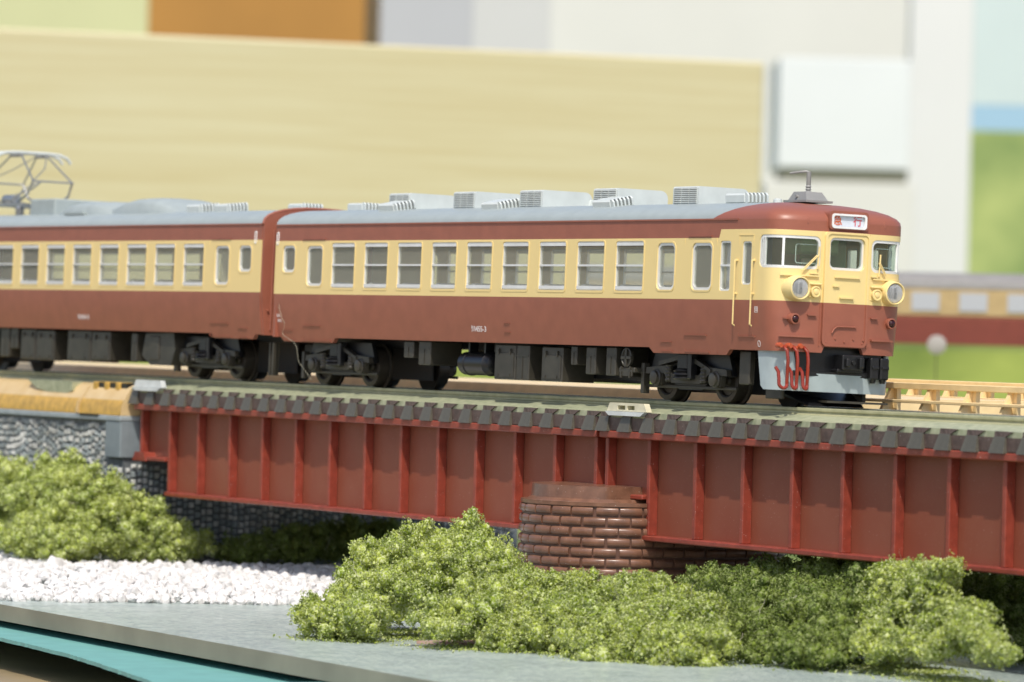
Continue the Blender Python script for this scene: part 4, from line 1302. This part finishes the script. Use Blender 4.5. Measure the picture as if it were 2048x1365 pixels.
# underframe
for (x0, x1, z0, z1) in ((-10.45, -9.62, .27, .97), (-9.58, -9.08, .27, .97), (-8.58, -7.77, .27, .95), (-7.46, -7.24, .61, .98), (-6.88, -6.52, .44, .97), (-6.12, -5.76, .43, .98),
                         (-14.26, -13.85, .64, .98), (-13.62, -13.12, .50, .99), (-5.63, -5.06, .50, .60)):
    ubox(car, off1, x0, x1, z0, z1)
for (x0, x1, z0, z1) in ((-14.5, -12.6, .5, .98), (-12.0, -10.9, .45, .98), (-10.4, -8.6, .3, .98), (-8, -5.2, .4, .98)):
    ubox(car, off1, x0, x1, z0, z1, .5, 1.25, nm="equipment_box")
MB().box(-19.6, -.6, -.5, .5, .86, 1.02).build("centre_sill", mt['black'], car, off1, smooth=False)
MB().box(-12.0, -5.0, -.49, .35, .36, .86).build("motor_block", mt['black'], car, off1, smooth=False)
tk = MB().lathe((-12.12, -1.0, .57), (1, 0, 0), [(0, .08), (.04, .18), (.12, .235), (.30, .235), (.31, .25), (.35, .25), (.36, .235), (1.08, .235), (1.09, .25), (1.13, .25), (1.14, .235), (1.26, .18), (1.32, .06)], 26)
tk.box(-11.8, -11.74, -1.1, -.9, .74, 1.0); tk.box(-11.15, -11.09, -1.1, -.9, .74, 1.0)
tk.build("air_tank", mt['black'], car, off1)
hb = MB().lathe((-5.37, -1.2, .79), (0, -1, 0), [(0, .19), (.05, .19), (.055, .165), (.03, .15)], 22)
hb.bev(-5.40, -5.34, -1.27, -1.22, .62, .96, .005); hb.bev(-5.55, -5.19, -1.27, -1.22, .76, .82, .005)
hb.build("brake_wheel", mt['under'], car, off1)

# ---- second car with pantograph
XC2 = -30.6
car2 = empty("railcar", (XC2, 0, .03), (TILT, 0, 0))
tag(car2, "second maroon and cream railcar with pantograph coupled behind the cab car", "train car", "coupled railcars on the bridge")
off2 = (-XC2, 0, 0)
pb = Path(-40.6, -20.53, False)
spec2 = []
for i in range(10):
    x = -24.36 - 1.468 * i
    for f_ in (0, 1):
        a, b = (pb.ux(x), pb.ux(x + 1.02)) if not f_ else (pb.L - pb.ux(x + 1.02), pb.L - pb.ux(x))
        spec2.append((a, b, 2.04, 2.99, .055, 2, .018))
for (x0, x1, z0, z1) in ((-21.60, -21.0, 2.37, 2.945), (-22.76, -22.08, 2.08, 2.94), (-39.6, -38.95, 2.37, 2.945)):
    for f_ in (0, 1):
        a, b = (pb.ux(x0), pb.ux(x1)) if not f_ else (pb.L - pb.ux(x1), pb.L - pb.ux(x0))
        spec2.append((a, b, z0, z1, .12, 0, .045))
# flat maps: near side, front end, far side are separate runs so corners stay crisp
class Side:
    cab = False
    def __init__(s, y, xr): s.y = y; s.xr = xr; s.sg = -1 if y < 0 else 1; s.l = [0, 20]; s.L = 20
    def ux(s, x): return x - s.xr
    def map(s, u, w_, z):
        tum = .10 * max(0.0, (1.95 - z) / .95) ** 1.6
        return (s.xr + u, s.y - s.sg * (w_ + tum), z)
for sd, y_ in ((0, -1.45), (1, 1.45)):
    S_ = Side(y_, -40.6)
    sp_ = []
    for i in range(10): sp_.append((S_.ux(-24.36 - 1.468 * i), S_.ux(-24.36 - 1.468 * i + 1.02), 2.04, 2.99, .055, 2, .018))
    for (x0, x1, z0, z1) in ((-21.60, -21.0, 2.37, 2.945), (-22.76, -22.08, 2.08, 2.94), (-39.9, -39.3, 2.37, 2.945)):
        sp_.append((S_.ux(x0), S_.ux(x1), z0, z1, .12, 0, .045))
    hs = []
    window_set(S_, car2, off2, hs, sp_, .5)
    ol2 = [(0, 1.0), (S_.ux(-23.02), 1.0), (S_.ux(-22.88), .895), (S_.ux(-20.98), .895), (S_.ux(-20.86), 1.0), (S_.ux(-20.53), 1.0), (S_.ux(-20.53), 3.41), (0, 3.41)]
    panel(ol2, hs, 0, .085, S_.map, (), (1.2, 1.4, 1.6, 1.8, 1.95)).build("side_wall", mt['livery'], car2, off2)
    if sd == 0:
        S2 = S_
        for q_ in sp_:
            rr_ = q_[4]
            panel(rrect(q_[0] - .035, q_[1] + .035, q_[2] - .04, q_[3] + .02, rr_ + .02), [rrect(q_[0], q_[1], q_[2], q_[3], rr_)], -.008, 0, S_.map).build("window_rim", mt['livery'], car2, off2)
        marker(S_, car2, off2, -20.82)
        for (x0, x1, z0, z1) in ((-23.0, -22.1, 1.22, 1.238), (-23.0, -22.0, .915, .94), (-21.65, -21.2, 1.12, 1.135), (-21.65, -21.2, .915, .93), (-22.95, -22.0, 3.08, 3.105)):
            strip(S_, car2, off2, "step_line", mt['maroon'], S_.ux(x0), S_.ux(x1), z0, z1, .018)
        strip(S_, car2, off2, "door_edge", mt['livery'], S_.ux(-23.09), S_.ux(-23.07), .94, 3.06, .01)
        text_mb("ﾓﾊ454-3", .155, lambda u, w_, z: S_.map(S_.ux(-29.62) + u * 1.22, w_, z + 1.29)).build("car_number", mt['print'], car2, off2, smooth=False)
# end faces with slightly rounded corners
for (xa, xb_) in ((-20.62, -20.45), (-40.60, -40.5)):
    pf = [(-1.34, .99), (1.34, .99), (1.44, 1.9), (1.44, 3.40), (-1.44, 3.40), (-1.44, 1.9)]
    MB().prism(pf, 'x', xa, xb_).build("end_wall", mt['maroon'], car2, off2, smooth=False)
en = MB().prism([(-.55, 1.1), (.55, 1.1), (.55, 3.1), (-.55, 3.1)], 'x', -20.45, -20.25)
en.build("gangway_bellows", mt['black'], car2, off2, smooth=False)
MB().box(-20.3, -19.86, -.5, .5, 1.1, 3.1).build("gangway_bellows", mt['black'], car, off1, smooth=False)
MB().lathe((-20.46, -1.28, 1.53), (1, 0, 0), [(0, .03), (.05, .03)], 8).build("end_bolt", mt['maroon'], car2, off2)
MB().tube([(-20.44, -1.20, 1.1), (-20.43, -1.20, 3.3)], .018, 6).build("end_rib", mt['maroon'], car2, off2)
rf2 = roof(pb, -40.6, -20.53, False, car2, off2)
# maroon arch following the roof end
ar = MB(); pts_ = []
for k in range(15):
    a = R(180 * k / 14)
    c_, s__ = math.cos(a), math.sin(a)
    pts_.append((-20.49, -1.45 * (abs(c_) ** .85) * (1 if c_ > 0 else -1), 3.41 + .38 * s__ ** .9 + .012))
ar.tube(pts_, .035, 8); ar.build("roof_end_arch", mt['maroon'], car2, off2)
f1_ = [(p[1], p[2] - .02) for p in pts_]
MB().prism(f1_ + [(1.44, 3.38), (-1.44, 3.38)], 'x', -20.53, -20.46).build("end_gable", mt['maroon'], car2, off2, smooth=False)
for (x, y, z, t) in ((-22.20, .25, 3.75, 0), (-24.45, -.45, 3.745, R(7)), (-25.85, -.45, 3.745, R(7))):
    vent(rf2, x, y, z, t, (0, 0, 0))
# rounded roof fairing and pantograph bay
fa = MB()
def hump(x0, x1, z0, z1, w_, rise0, rise1, n=14):
    vs = []; fs = []; na = 11
    for i in range(n + 1):
        t = i / n; x = x0 + (x1 - x0) * t
        e = min(1, math.sin(min(1, t / rise0) * math.pi / 2)) * min(1, math.sin(min(1, (1 - t) / rise1) * math.pi / 2))
        for k in range(na):
            a = math.pi * k / (na - 1)
            yy = -w_ * math.copysign(abs(math.cos(a)) ** .7, math.cos(a)) * (.75 + .25 * e)
            vs.append((x, yy, z0 + (z1 - z0) * e * math.sin(a) ** .45))
    for i in range(n):
        for k in range(na - 1):
            fs.append((i * na + k, i * na + k + 1, (i + 1) * na + k + 1, (i + 1) * na + k))
    fa.add(vs, fs)
hump(-33.0, -29.2, 3.66, 4.06, .95, .45, .3); hump(-30.3, -26.1, 3.70, 4.12, .92, .5, .35)
fa.build("roof_fairing", mt['grey'], rf2, angle=60)
MB().bev(-31.8, -30.7, -1.02, -.9, 3.72, 3.80, .01).build("fairing_step", mt['grey'], rf2)
MB().bev(-34.3, -32.9, -.75, .75, 3.70, 4.14, .03).build("pantograph_box", mt['grey'], rf2)
base = MB()
X0 = -36.15
for y_ in (-.62, .62):
    base.bev(X0 - 1.15, X0 + 1.15, y_ - .05, y_ + .05, 3.98, 4.07, .01)
    for dx in (-.95, .95):
        base.lathe((X0 + dx, y_, 3.70), (0, 0, 1), [(0, .10), (.05, .13), (.09, .08), (.13, .13), (.17, .08), (.21, .13), (.25, .08), (.29, .07)], 14)
for dx in (-1.0, -.3, .3, 1.0): base.bev(X0 + dx - .04, X0 + dx + .04, -.62, .62, 4.0, 4.06, .01)
pgo = base.build("pantograph", mt['steel'], rf2)
MB().cyl((X0 - .5, -.35, 4.16), (X0 + .15, -.35, 4.16), .13).build("spring_drum", mt['steel'], pgo)
for y_ in (-.55, .55):
    for sx in (-1, 1):
        MB().tube([(X0 + sx * .55, y_, 4.06), (X0 + sx * 1.2, y_, 4.28), (X0 + sx * 1.45, y_ * .95, 4.60)], .032, 8).build("lower_arm", mt['steel'], pgo)
        MB().tube([(X0 + sx * 1.45, y_ * .95, 4.60), (X0 + sx * .28, y_ * .62, 5.28)], .022, 8).build("upper_arm", mt['steel'], pgo)
for sx in (-1, 1):
    MB().tube([(X0 + sx * 1.45, -.56, 4.60), (X0 + sx * 1.45, .56, 4.60)], .022, 8).build("cross_bar", mt['steel'], pgo)
    MB().tube([(X0 + sx * 1.45, -.52, 4.60), (X0 + sx * .95, 0, 4.94), (X0 + sx * .28, .34, 5.28)], .014, 6).build("brace", mt['steel'], pgo)
    MB().tube([(X0 + sx * .5, -.55, 4.1), (X0 - sx * .25, 0, 4.45), (X0 - sx * .05, .3, 4.62)], .02, 6).build("brace", mt['steel'], pgo)
for dx in (-.24, .24):
    hp = [(X0 + dx, -1.02, 5.12), (X0 + dx, -.92, 5.24), (X0 + dx, -.72, 5.31), (X0 + dx, -.4, 5.33), (X0 + dx, .4, 5.33), (X0 + dx, .72, 5.31), (X0 + dx, .92, 5.24), (X0 + dx, 1.02, 5.12)]
    MB().tube(hp, .04, 8).build("contact_strip", mt['lgrey'], pgo)
MB().bev(X0 - .30, X0 + .30, -.40, -.28, 5.22, 5.29, .01).bev(X0 - .30, X0 + .30, .28, .40, 5.22, 5.29, .01).build("head_spring", mt['dgrey'], pgo)
interior(car2, off2, -40.6, -20.53, False)
bogie(car2, -23.72, off2); bogie(car2, -37.4, off2)
for (x0, x1, z0, z1) in ((-34.6, -34.1, .30, 1.0), (-34.0, -33.6, .5, 1.0), (-33.4, -32.55, .25, .98), (-32.5, -31.5, .25, .96), (-30.75, -29.45, .25, .98), (-29.40, -28.42, .29, .97), (-27.28, -27.0, .30, .95)):
    ubox(car2, off2, x0, x1, z0, z1)
bl3 = MB().prism([(-26.75, .45), (-26.6, .95), (-25.15, .98), (-25.05, .6), (-25.25, .24), (-26.3, .24)], 'y', -1.22, -.4)
bl3.bev(-26.35, -25.85, -1.25, -1.2, .35, .9, .02)
bl3.build("blower_housing", mt['under'], car2, off2)
MB().box(-40.3, -20.9, -.5, .5, .86, 1.02).build("centre_sill", mt['black'], car2, off2, smooth=False)
MB().box(-34.0, -27.0, -.49, .9, .36, .86).build("motor_block", mt['black'], car2, off2, smooth=False)
cp = MB().bev(-20.75, -19.6, -.18, .18, .62, .86, .03); cp.build("coupler", mt['black'], car2, off2)
for x in (-20.75, -20.6): MB().bev(x, x + .06, -1.05, -.9, .12, .85, .01).build("jumper_cable", mt['under'], car2, off2)
# a pale lint thread stuck to the car side
MB().tube([(-19.47, -1.475, 1.72), (-19.44, -1.478, 1.60), (-19.36, -1.475, 1.50), (-19.34, -1.47, 1.42), (-19.20, -1.47, 1.33), (-19.24, -1.46, 1.22), (-19.33, -1.45, 1.12), (-19.28, -1.45, 1.05), (-18.85, -1.42, .92), (-18.74, -1.40, .80), (-18.72, -1.36, .50), (-18.50, -1.2, .18), (-18.42, -1.2, .1)], .003, 4).build("lint_thread", mt['fibre'])
tag(bpy.data.objects["lint_thread"], "pale lint thread hanging on the rear side of the cab car", "thread")

# ------------------------------------------------------------------ gravel bank
mb = MB()
ico = bmesh.new(); bmesh.ops.create_icosphere(ico, subdivisions=1, radius=1)
iv = np.array([v.co[:] for v in ico.verts]); ico.verts.index_update(); if_ = [tuple(v.index for v in f.verts) for f in ico.faces]
ico.free()
ico2 = bmesh.new(); bmesh.ops.create_icosphere(ico2, subdivisions=2, radius=1)
iv2 = np.array([v.co[:] for v in ico2.verts]); ico2.verts.index_update(); if2 = [tuple(v.index for v in f.verts) for f in ico2.faces]
ico2.free()
near = [(-19.5, -9.6), (-15.05, -9.75), (-14.43, -8.6), (-14.13, -7.1), (-13.6, -5.7), (-13.0, -4.4), (-12.0, -3.0), (-13.2, -1.0)]
far = [(-40.0, -4.6), (-33.0, -4.2), (-29.8, -3.6), (-27.0, -2.4), (-26.4, -.6), (-25.6, .8), (-25.4, 2.2), (-25.0, 4.0)]
for k in range(7000):
    t = random.random() * 6.99; i = int(t); t -= i
    a = Vector(near[i]).lerp(Vector(near[i + 1]), t); b = Vector(far[i]).lerp(Vector(far[i + 1]), t)
    s = random.random()
    p = a.lerp(b, s)
    lay = random.random()
    r_ = random.choice((.06, .08, .1, .12)) * random.uniform(.75, 1.25) * (1 if random.random() > .06 else 1.4)
    hgt = .17 * math.sin(min(1, (s + .02) / .3) * math.pi / 2) * (1 if s < .9 else .6)
    z = -4.40 + r_ * .35 + hgt * lay
    q_ = Matrix.Rotation(random.uniform(0, 6.3), 3, Vector((random.gauss(0, 1), random.gauss(0, 1), random.gauss(0, 1))).normalized())
    sc_ = np.array([random.uniform(.75, 1.25), random.uniform(.7, 1.1), random.uniform(.55, .95)]) * r_
    pts_ = iv2 * (1 + rng.normal(0, .11, (len(iv2), 1)) ) * sc_
    pts_ = pts_ @ np.array(q_).T + np.array([p.x, p.y, z])
    mb.add(pts_.tolist(), if2)
me = bpy.data.meshes.new("gravel"); me.from_pydata(mb.v, [], mb.f); me.materials.append(mt['pebble'])
me.polygons.foreach_set('use_smooth', [False] * len(me.polygons))
tag(link("gravel_bank", me), "bank of small white gravel on the acrylic sheet at left", "gravel", kind='stuff')

# ------------------------------------------------------------------ foam bushes
def bush(name, blobs, label, n, m_=None, seed=1, size=.075, cat="bush", fibres=40, drop=0.0):
    """blobs: (x,y,z,rx,ry,rz). dark inner cores plus thousands of curled foam crumbs"""
    g_ = np.random.default_rng(seed)
    blobs = [(b[0], b[1], b[2] - drop, *b[3:]) for b in blobs]
    xs = np.array([b[0] for b in blobs]); cx, cy = float(xs.mean()), float(np.mean([b[1] for b in blobs]))
    subs = []
    bl2 = list(blobs)
    for i, b in enumerate(blobs):       # saddle lumps join neighbouring heaps
        ds = sorted((math.dist(b[:3], q[:3]), j) for j, q in enumerate(blobs) if j != i)
        for dd_, j in ds[:2]:
            if dd_ < 1.8:
                q = blobs[j]; t = g_.uniform(.35, .65)
                r_ = .78 * min(b[3], q[3]) + .1
                bl2.append(tuple(b[k] * (1 - t) + q[k] * t - (.06 if k == 2 else 0) for k in range(3)) + (r_, r_, r_))
    for b in bl2:       # break each heap into lumps
        subs.append((b[0], b[1], b[2], b[3] * .70, b[4] * .70, b[5] * .70, .6))
        for k in range(20):
            d = g_.normal(size=3); d /= np.linalg.norm(d)
            if d[2] < -.3: d[2] *= -.6
            rr = g_.uniform(.16, .36) * min(b[3], b[5])
            q = g_.uniform(.72, 1.12)
            subs.append((b[0] + d[0] * b[3] * q, b[1] + d[1] * b[4] * q, b[2] + d[2] * b[5] * q, rr, rr, rr, 1.6))
    wts = np.array([(s[3] * s[5]) * s[6] for s in subs]); wts /= wts.sum()
    idx = g_.choice(len(subs), n, p=wts)
    S = np.array([s[:6] for s in subs])[idx]
    d = g_.normal(size=(n, 3)); d /= np.linalg.norm(d, axis=1)[:, None]
    rad = g_.uniform(.72, 1.10, n) ** 1.0
    # small scale clumping of the surface
    ph = g_.uniform(0, 6.28, 3)
    c = S[:, :3] + d * S[:, 3:6] * rad[:, None]
    cl = np.sin(c[:, 0] * 9 + ph[0]) * np.sin(c[:, 1] * 9 + ph[1]) * np.sin(c[:, 2] * 9 + ph[2])
    cl2 = np.sin(c[:, 0] * 21 + c[:, 2] * 9 + ph[1]) * np.sin(c[:, 1] * 23 + ph[2]) * np.sin(c[:, 2] * 19 - c[:, 0] * 7 + ph[0])
    c += d * (cl * .11 + cl2 * .08)[:, None]
    pit = (cl2 < -.30) & (g_.uniform(0, 1, n) < .75)
    c[pit] -= d[pit] * .17
    ns = n // 40
    c[:ns, :2] += g_.normal(0, .28, (ns, 2)); c[:ns, 2] = -4.385 + g_.uniform(0, .02, ns)
    keep = c[:, 2] > -4.42
    c = c[keep]; d = d[keep]; m = len(c)
    # each crumb: three bent little triangles sharing a centre
    V = []; 
    sz = g_.uniform(.5, 1.25, m) * size
    base = g_.normal(size=(m, 5, 3)); base /= np.linalg.norm(base, axis=2)[:, :, None]
    base *= g_.uniform(.45, 1.0, (m, 5, 1))
    v = np.concatenate([np.zeros((m, 1, 3)), base], 1) * sz[:, None, None] + c[:, None, :]
    v = v.reshape(-1, 3)
    tri = np.array([[0, 1, 2], [0, 2, 3], [0, 3, 4], [0, 4, 5]])
    F = (np.arange(m)[:, None, None] * 6 + tri[None]).reshape(-1, 3)
    cores = MB()
    for s in subs:
        jit = 1 + g_.normal(0, .06, (len(iv), 1))
        pts = iv * jit * np.array(s[3:6]) * .80 + np.array(s[:3])
        pts[:, 2] = np.maximum(pts[:, 2], -4.41)
        cores.add(pts.tolist(), if_)
    o_ = len(v)
    allv = np.concatenate([v, np.array(cores.v)]) - np.array([cx, cy, -4.4])
    ncf = len(cores.f)
    me = bpy.data.meshes.new(name)
    me.vertices.add(len(allv)); me.vertices.foreach_set('co', allv.astype(np.float32).ravel())
    fl = np.concatenate([F, np.array(cores.f) + o_]).astype(np.int32)
    me.loops.add(fl.size); me.loops.foreach_set('vertex_index', fl.ravel())
    me.polygons.add(len(fl)); me.polygons.foreach_set('loop_start', np.arange(len(fl), dtype=np.int32) * 3)
    me.update(calc_edges=True); me.validate()
    me.materials.append(m_ or mt['fol'])
    root = empty(name, (cx, cy, -4.4))
    tag(root, label, cat)
    link("foliage", me, root)
    if fibres:
        fb = MB()
        for k in range(fibres):
            i = g_.integers(m)
            p = c[i].copy(); dr = d[i] + g_.normal(0, .5, 3); pts = [tuple(p)]
            for q in range(5):
                dr = dr + g_.normal(0, .45, 3); dr /= np.linalg.norm(dr); p = p + dr * .07
                pts.append(tuple(p))
            fb.tube([Vector(t) - Vector((cx, cy, -4.4)) for t in pts], .0045, 3)
        tag(fb.build("loose_fibres", mt['fibre'], root), kind='stuff')
    return root
# foam bushes, each a heap of lumps standing on the sheet
bush("foam_bush", [(-3.35, -8.6, -4.1, 0.53, 0.53, 0.5), (-2.48, -8.4, -4.09, 0.52, 0.52, 0.5), (-4.81, -6.8, -3.32, 0.6, 0.6, 0.57), (-3.88, -7.5, -3.77, 0.53, 0.53, 0.51), (-4.93, -6.0, -2.95, 0.48, 0.48, 0.46), (-3.28, -7.2, -3.74, 0.67, 0.67, 0.64), (-0.7, -7.8, -3.98, 0.52, 0.52, 0.49), (-3.05, -6.3, -3.22, 0.68, 0.68, 0.64), (-3.49, -5.6, -2.44, 0.35, 0.35, 0.33), (-2.45, -5.8, -3.1, 0.57, 0.57, 0.54), (-0.68, -7.0, -3.85, 0.66, 0.66, 0.63), (-6.06, -6.4, -3.01, 0.32, 0.32, 0.3), (-3.47, -8.8, -3.92, 0.35, 0.35, 0.33), (-4.66, -7.6, -3.77, 0.46, 0.46, 0.44), (-1.19, -6.2, -3.57, 0.5, 0.5, 0.48), (-3.58, -5.7, -2.79, 0.46, 0.46, 0.44), (-4.73, -5.8, -2.76, 0.4, 0.4, 0.38)],
     "pale green foam bush at the left tip of the front clump, reaching the girder", 140000, mt['fol'], seed=12, size=.05)
bush("foam_bush", [(-1.15, -5.6, -3.39, 0.53, 0.53, 0.5), (0.24, -6.6, -3.97, 0.5, 0.5, 0.47), (-0.41, -5.2, -3.4, 0.46, 0.46, 0.44), (-0.57, -4.8, -3.09, 0.25, 0.25, 0.24), (1.12, -6.3, -3.88, 0.49, 0.49, 0.47), (1.31, -5.6, -3.6, 0.55, 0.55, 0.52), (2.74, -6.5, -4.16, 0.37, 0.37, 0.35), (-2.4, -5.2, -3.14, 0.33, 0.33, 0.31), (0.05, -7.0, -4.03, 0.42, 0.42, 0.4), (-0.09, -6.0, -3.78, 0.5, 0.5, 0.47)],
     "pale green foam bush in front of the left half of the brick pier", 95000, mt['fol'], seed=13, size=.05, drop=.17)
bush("foam_bush", [(0.59, -4.4, -3.07, 0.3, 0.3, 0.29), (1.51, -4.8, -3.51, 0.55, 0.55, 0.53), (2.53, -4.6, -3.58, 0.45, 0.45, 0.43), (2.86, -4.4, -3.34, 0.25, 0.25, 0.24), (3.17, -5.9, -4.05, 0.44, 0.44, 0.42), (3.83, -5.6, -4.05, 0.44, 0.44, 0.42), (0.15, -4.6, -3.28, 0.36, 0.36, 0.34), (1.53, -4.4, -3.29, 0.42, 0.42, 0.4), (2.33, -5.8, -3.89, 0.49, 0.49, 0.46), (3.83, -5.0, -3.89, 0.48, 0.48, 0.46), (2.67, -5.2, -3.7, 0.49, 0.49, 0.46)],
     "pale green foam bush at the right foot of the brick pier, against the shade", 95000, mt['fol'], seed=14, size=.05, drop=.15)
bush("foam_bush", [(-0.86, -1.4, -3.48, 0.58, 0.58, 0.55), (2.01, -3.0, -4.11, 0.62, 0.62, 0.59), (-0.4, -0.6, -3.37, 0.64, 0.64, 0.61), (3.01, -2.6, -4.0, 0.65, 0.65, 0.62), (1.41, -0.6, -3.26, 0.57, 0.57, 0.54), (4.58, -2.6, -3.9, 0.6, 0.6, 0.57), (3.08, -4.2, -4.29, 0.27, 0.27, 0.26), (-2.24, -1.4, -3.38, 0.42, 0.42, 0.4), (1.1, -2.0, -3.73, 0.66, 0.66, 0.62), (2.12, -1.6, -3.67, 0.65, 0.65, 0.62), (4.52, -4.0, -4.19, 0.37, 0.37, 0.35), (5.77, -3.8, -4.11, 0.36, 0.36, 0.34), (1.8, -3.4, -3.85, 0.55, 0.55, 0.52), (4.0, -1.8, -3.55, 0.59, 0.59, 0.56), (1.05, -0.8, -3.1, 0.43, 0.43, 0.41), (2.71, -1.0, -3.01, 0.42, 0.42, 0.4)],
     "green foam bush coloured darker for the shade under the right red span", 120000, mt['fol_shade'], seed=15, size=.05)
bush("foam_bush", [(4.31, -1.6, -3.18, 0.51, 0.51, 0.48), (5.67, -2.4, -3.87, 0.54, 0.54, 0.51), (6.39, -2.2, -2.97, 0.44, 0.44, 0.42), (6.82, -2.2, -2.63, 0.27, 0.27, 0.25), (7.85, -2.8, -3.31, 0.36, 0.36, 0.34), (9.01, -3.2, -3.56, 0.33, 0.33, 0.32), (10.01, -3.4, -3.74, 0.27, 0.27, 0.26), (10.57, -3.6, -3.8, 0.2, 0.2, 0.19), (8.16, -3.4, -3.95, 0.24, 0.24, 0.23), (5.96, -2.2, -3.43, 0.53, 0.53, 0.5), (5.2, -1.8, -2.83, 0.35, 0.35, 0.33), (6.53, -3.4, -3.98, 0.38, 0.38, 0.36), (8.65, -2.8, -3.34, 0.26, 0.26, 0.25), (7.57, -3.0, -3.7, 0.38, 0.38, 0.36)],
     "green foam bush trailing to the lower right corner under the right span", 95000, mt['fol'], seed=16, size=.05)
bush("foam_bush", [(-30.14, -2.9, -2.61, 0.68, 0.68, 0.65), (-28.42, -2.8, -2.52, 0.67, 0.67, 0.64), (-27.51, -2.6, -2.04, 0.33, 0.33, 0.32), (-28.09, -3.3, -3.45, 0.85, 0.85, 0.81), (-26.31, -3.0, -3.25, 0.79, 0.79, 0.75), (-25.9, -2.2, -3.0, 0.61, 0.61, 0.58), (-26.07, -2.6, -3.75, 0.56, 0.56, 0.53), (-25.76, -2.0, -3.68, 0.63, 0.63, 0.6), (-25.2, -1.4, -3.42, 0.51, 0.51, 0.48), (-25.2, -1.01, -3.85, 0.48, 0.48, 0.46), (-25.2, -0.38, -3.82, 0.38, 0.38, 0.36), (-27.51, -3.8, -3.93, 0.43, 0.43, 0.41), (-27.14, -3.0, -2.83, 0.77, 0.77, 0.73), (-25.84, -1.6, -3.11, 0.53, 0.53, 0.51), (-26.3, -2.4, -2.51, 0.48, 0.48, 0.46), (-26.32, -3.6, -3.88, 0.53, 0.53, 0.5), (-25.58, -3.2, -3.84, 0.53, 0.53, 0.5), (-25.69, -1.4, -3.9, 0.48, 0.48, 0.46), (-30.85, -3.2, -3.34, 0.92, 0.92, 0.87)],
     "tall green foam bush in front of the grey abutment at left", 130000, mt['fol'], seed=17, size=.05)
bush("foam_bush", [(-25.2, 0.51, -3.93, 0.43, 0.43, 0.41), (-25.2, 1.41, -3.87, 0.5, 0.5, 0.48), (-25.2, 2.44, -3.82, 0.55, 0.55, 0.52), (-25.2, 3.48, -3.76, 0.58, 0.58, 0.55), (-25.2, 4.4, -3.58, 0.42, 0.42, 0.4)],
     "low green foam bush coloured darker for the shade at the foot of the abutment face", 40000, mt['fol_shade'], seed=18, size=.05)
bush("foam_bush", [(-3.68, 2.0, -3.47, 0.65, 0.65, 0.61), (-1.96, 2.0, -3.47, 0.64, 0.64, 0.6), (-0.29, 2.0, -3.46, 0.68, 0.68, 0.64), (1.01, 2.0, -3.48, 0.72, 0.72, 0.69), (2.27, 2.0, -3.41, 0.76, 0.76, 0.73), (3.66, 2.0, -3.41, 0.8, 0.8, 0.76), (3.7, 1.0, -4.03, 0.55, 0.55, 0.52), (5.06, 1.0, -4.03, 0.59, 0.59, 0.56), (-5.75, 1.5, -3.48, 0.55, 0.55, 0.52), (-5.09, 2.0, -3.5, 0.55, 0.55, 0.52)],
     "background foam bush coloured darker for the shade behind the right span at the right edge", 60000, mt['fol_shade'], seed=19, size=.05)
MB().prism([(-1.9, -7.6), (-.9, -6.9), (1.0, -6.2), (3.2, -5.6), (3.4, -5.0), (-1.9, -6.4)], 'z', -4.395, -4.34).build("bush_base", mt['rust'], smooth=False)
tag(bpy.data.objects["bush_base"], "thin reddish base strip peeping out under the front bushes", "base strip")
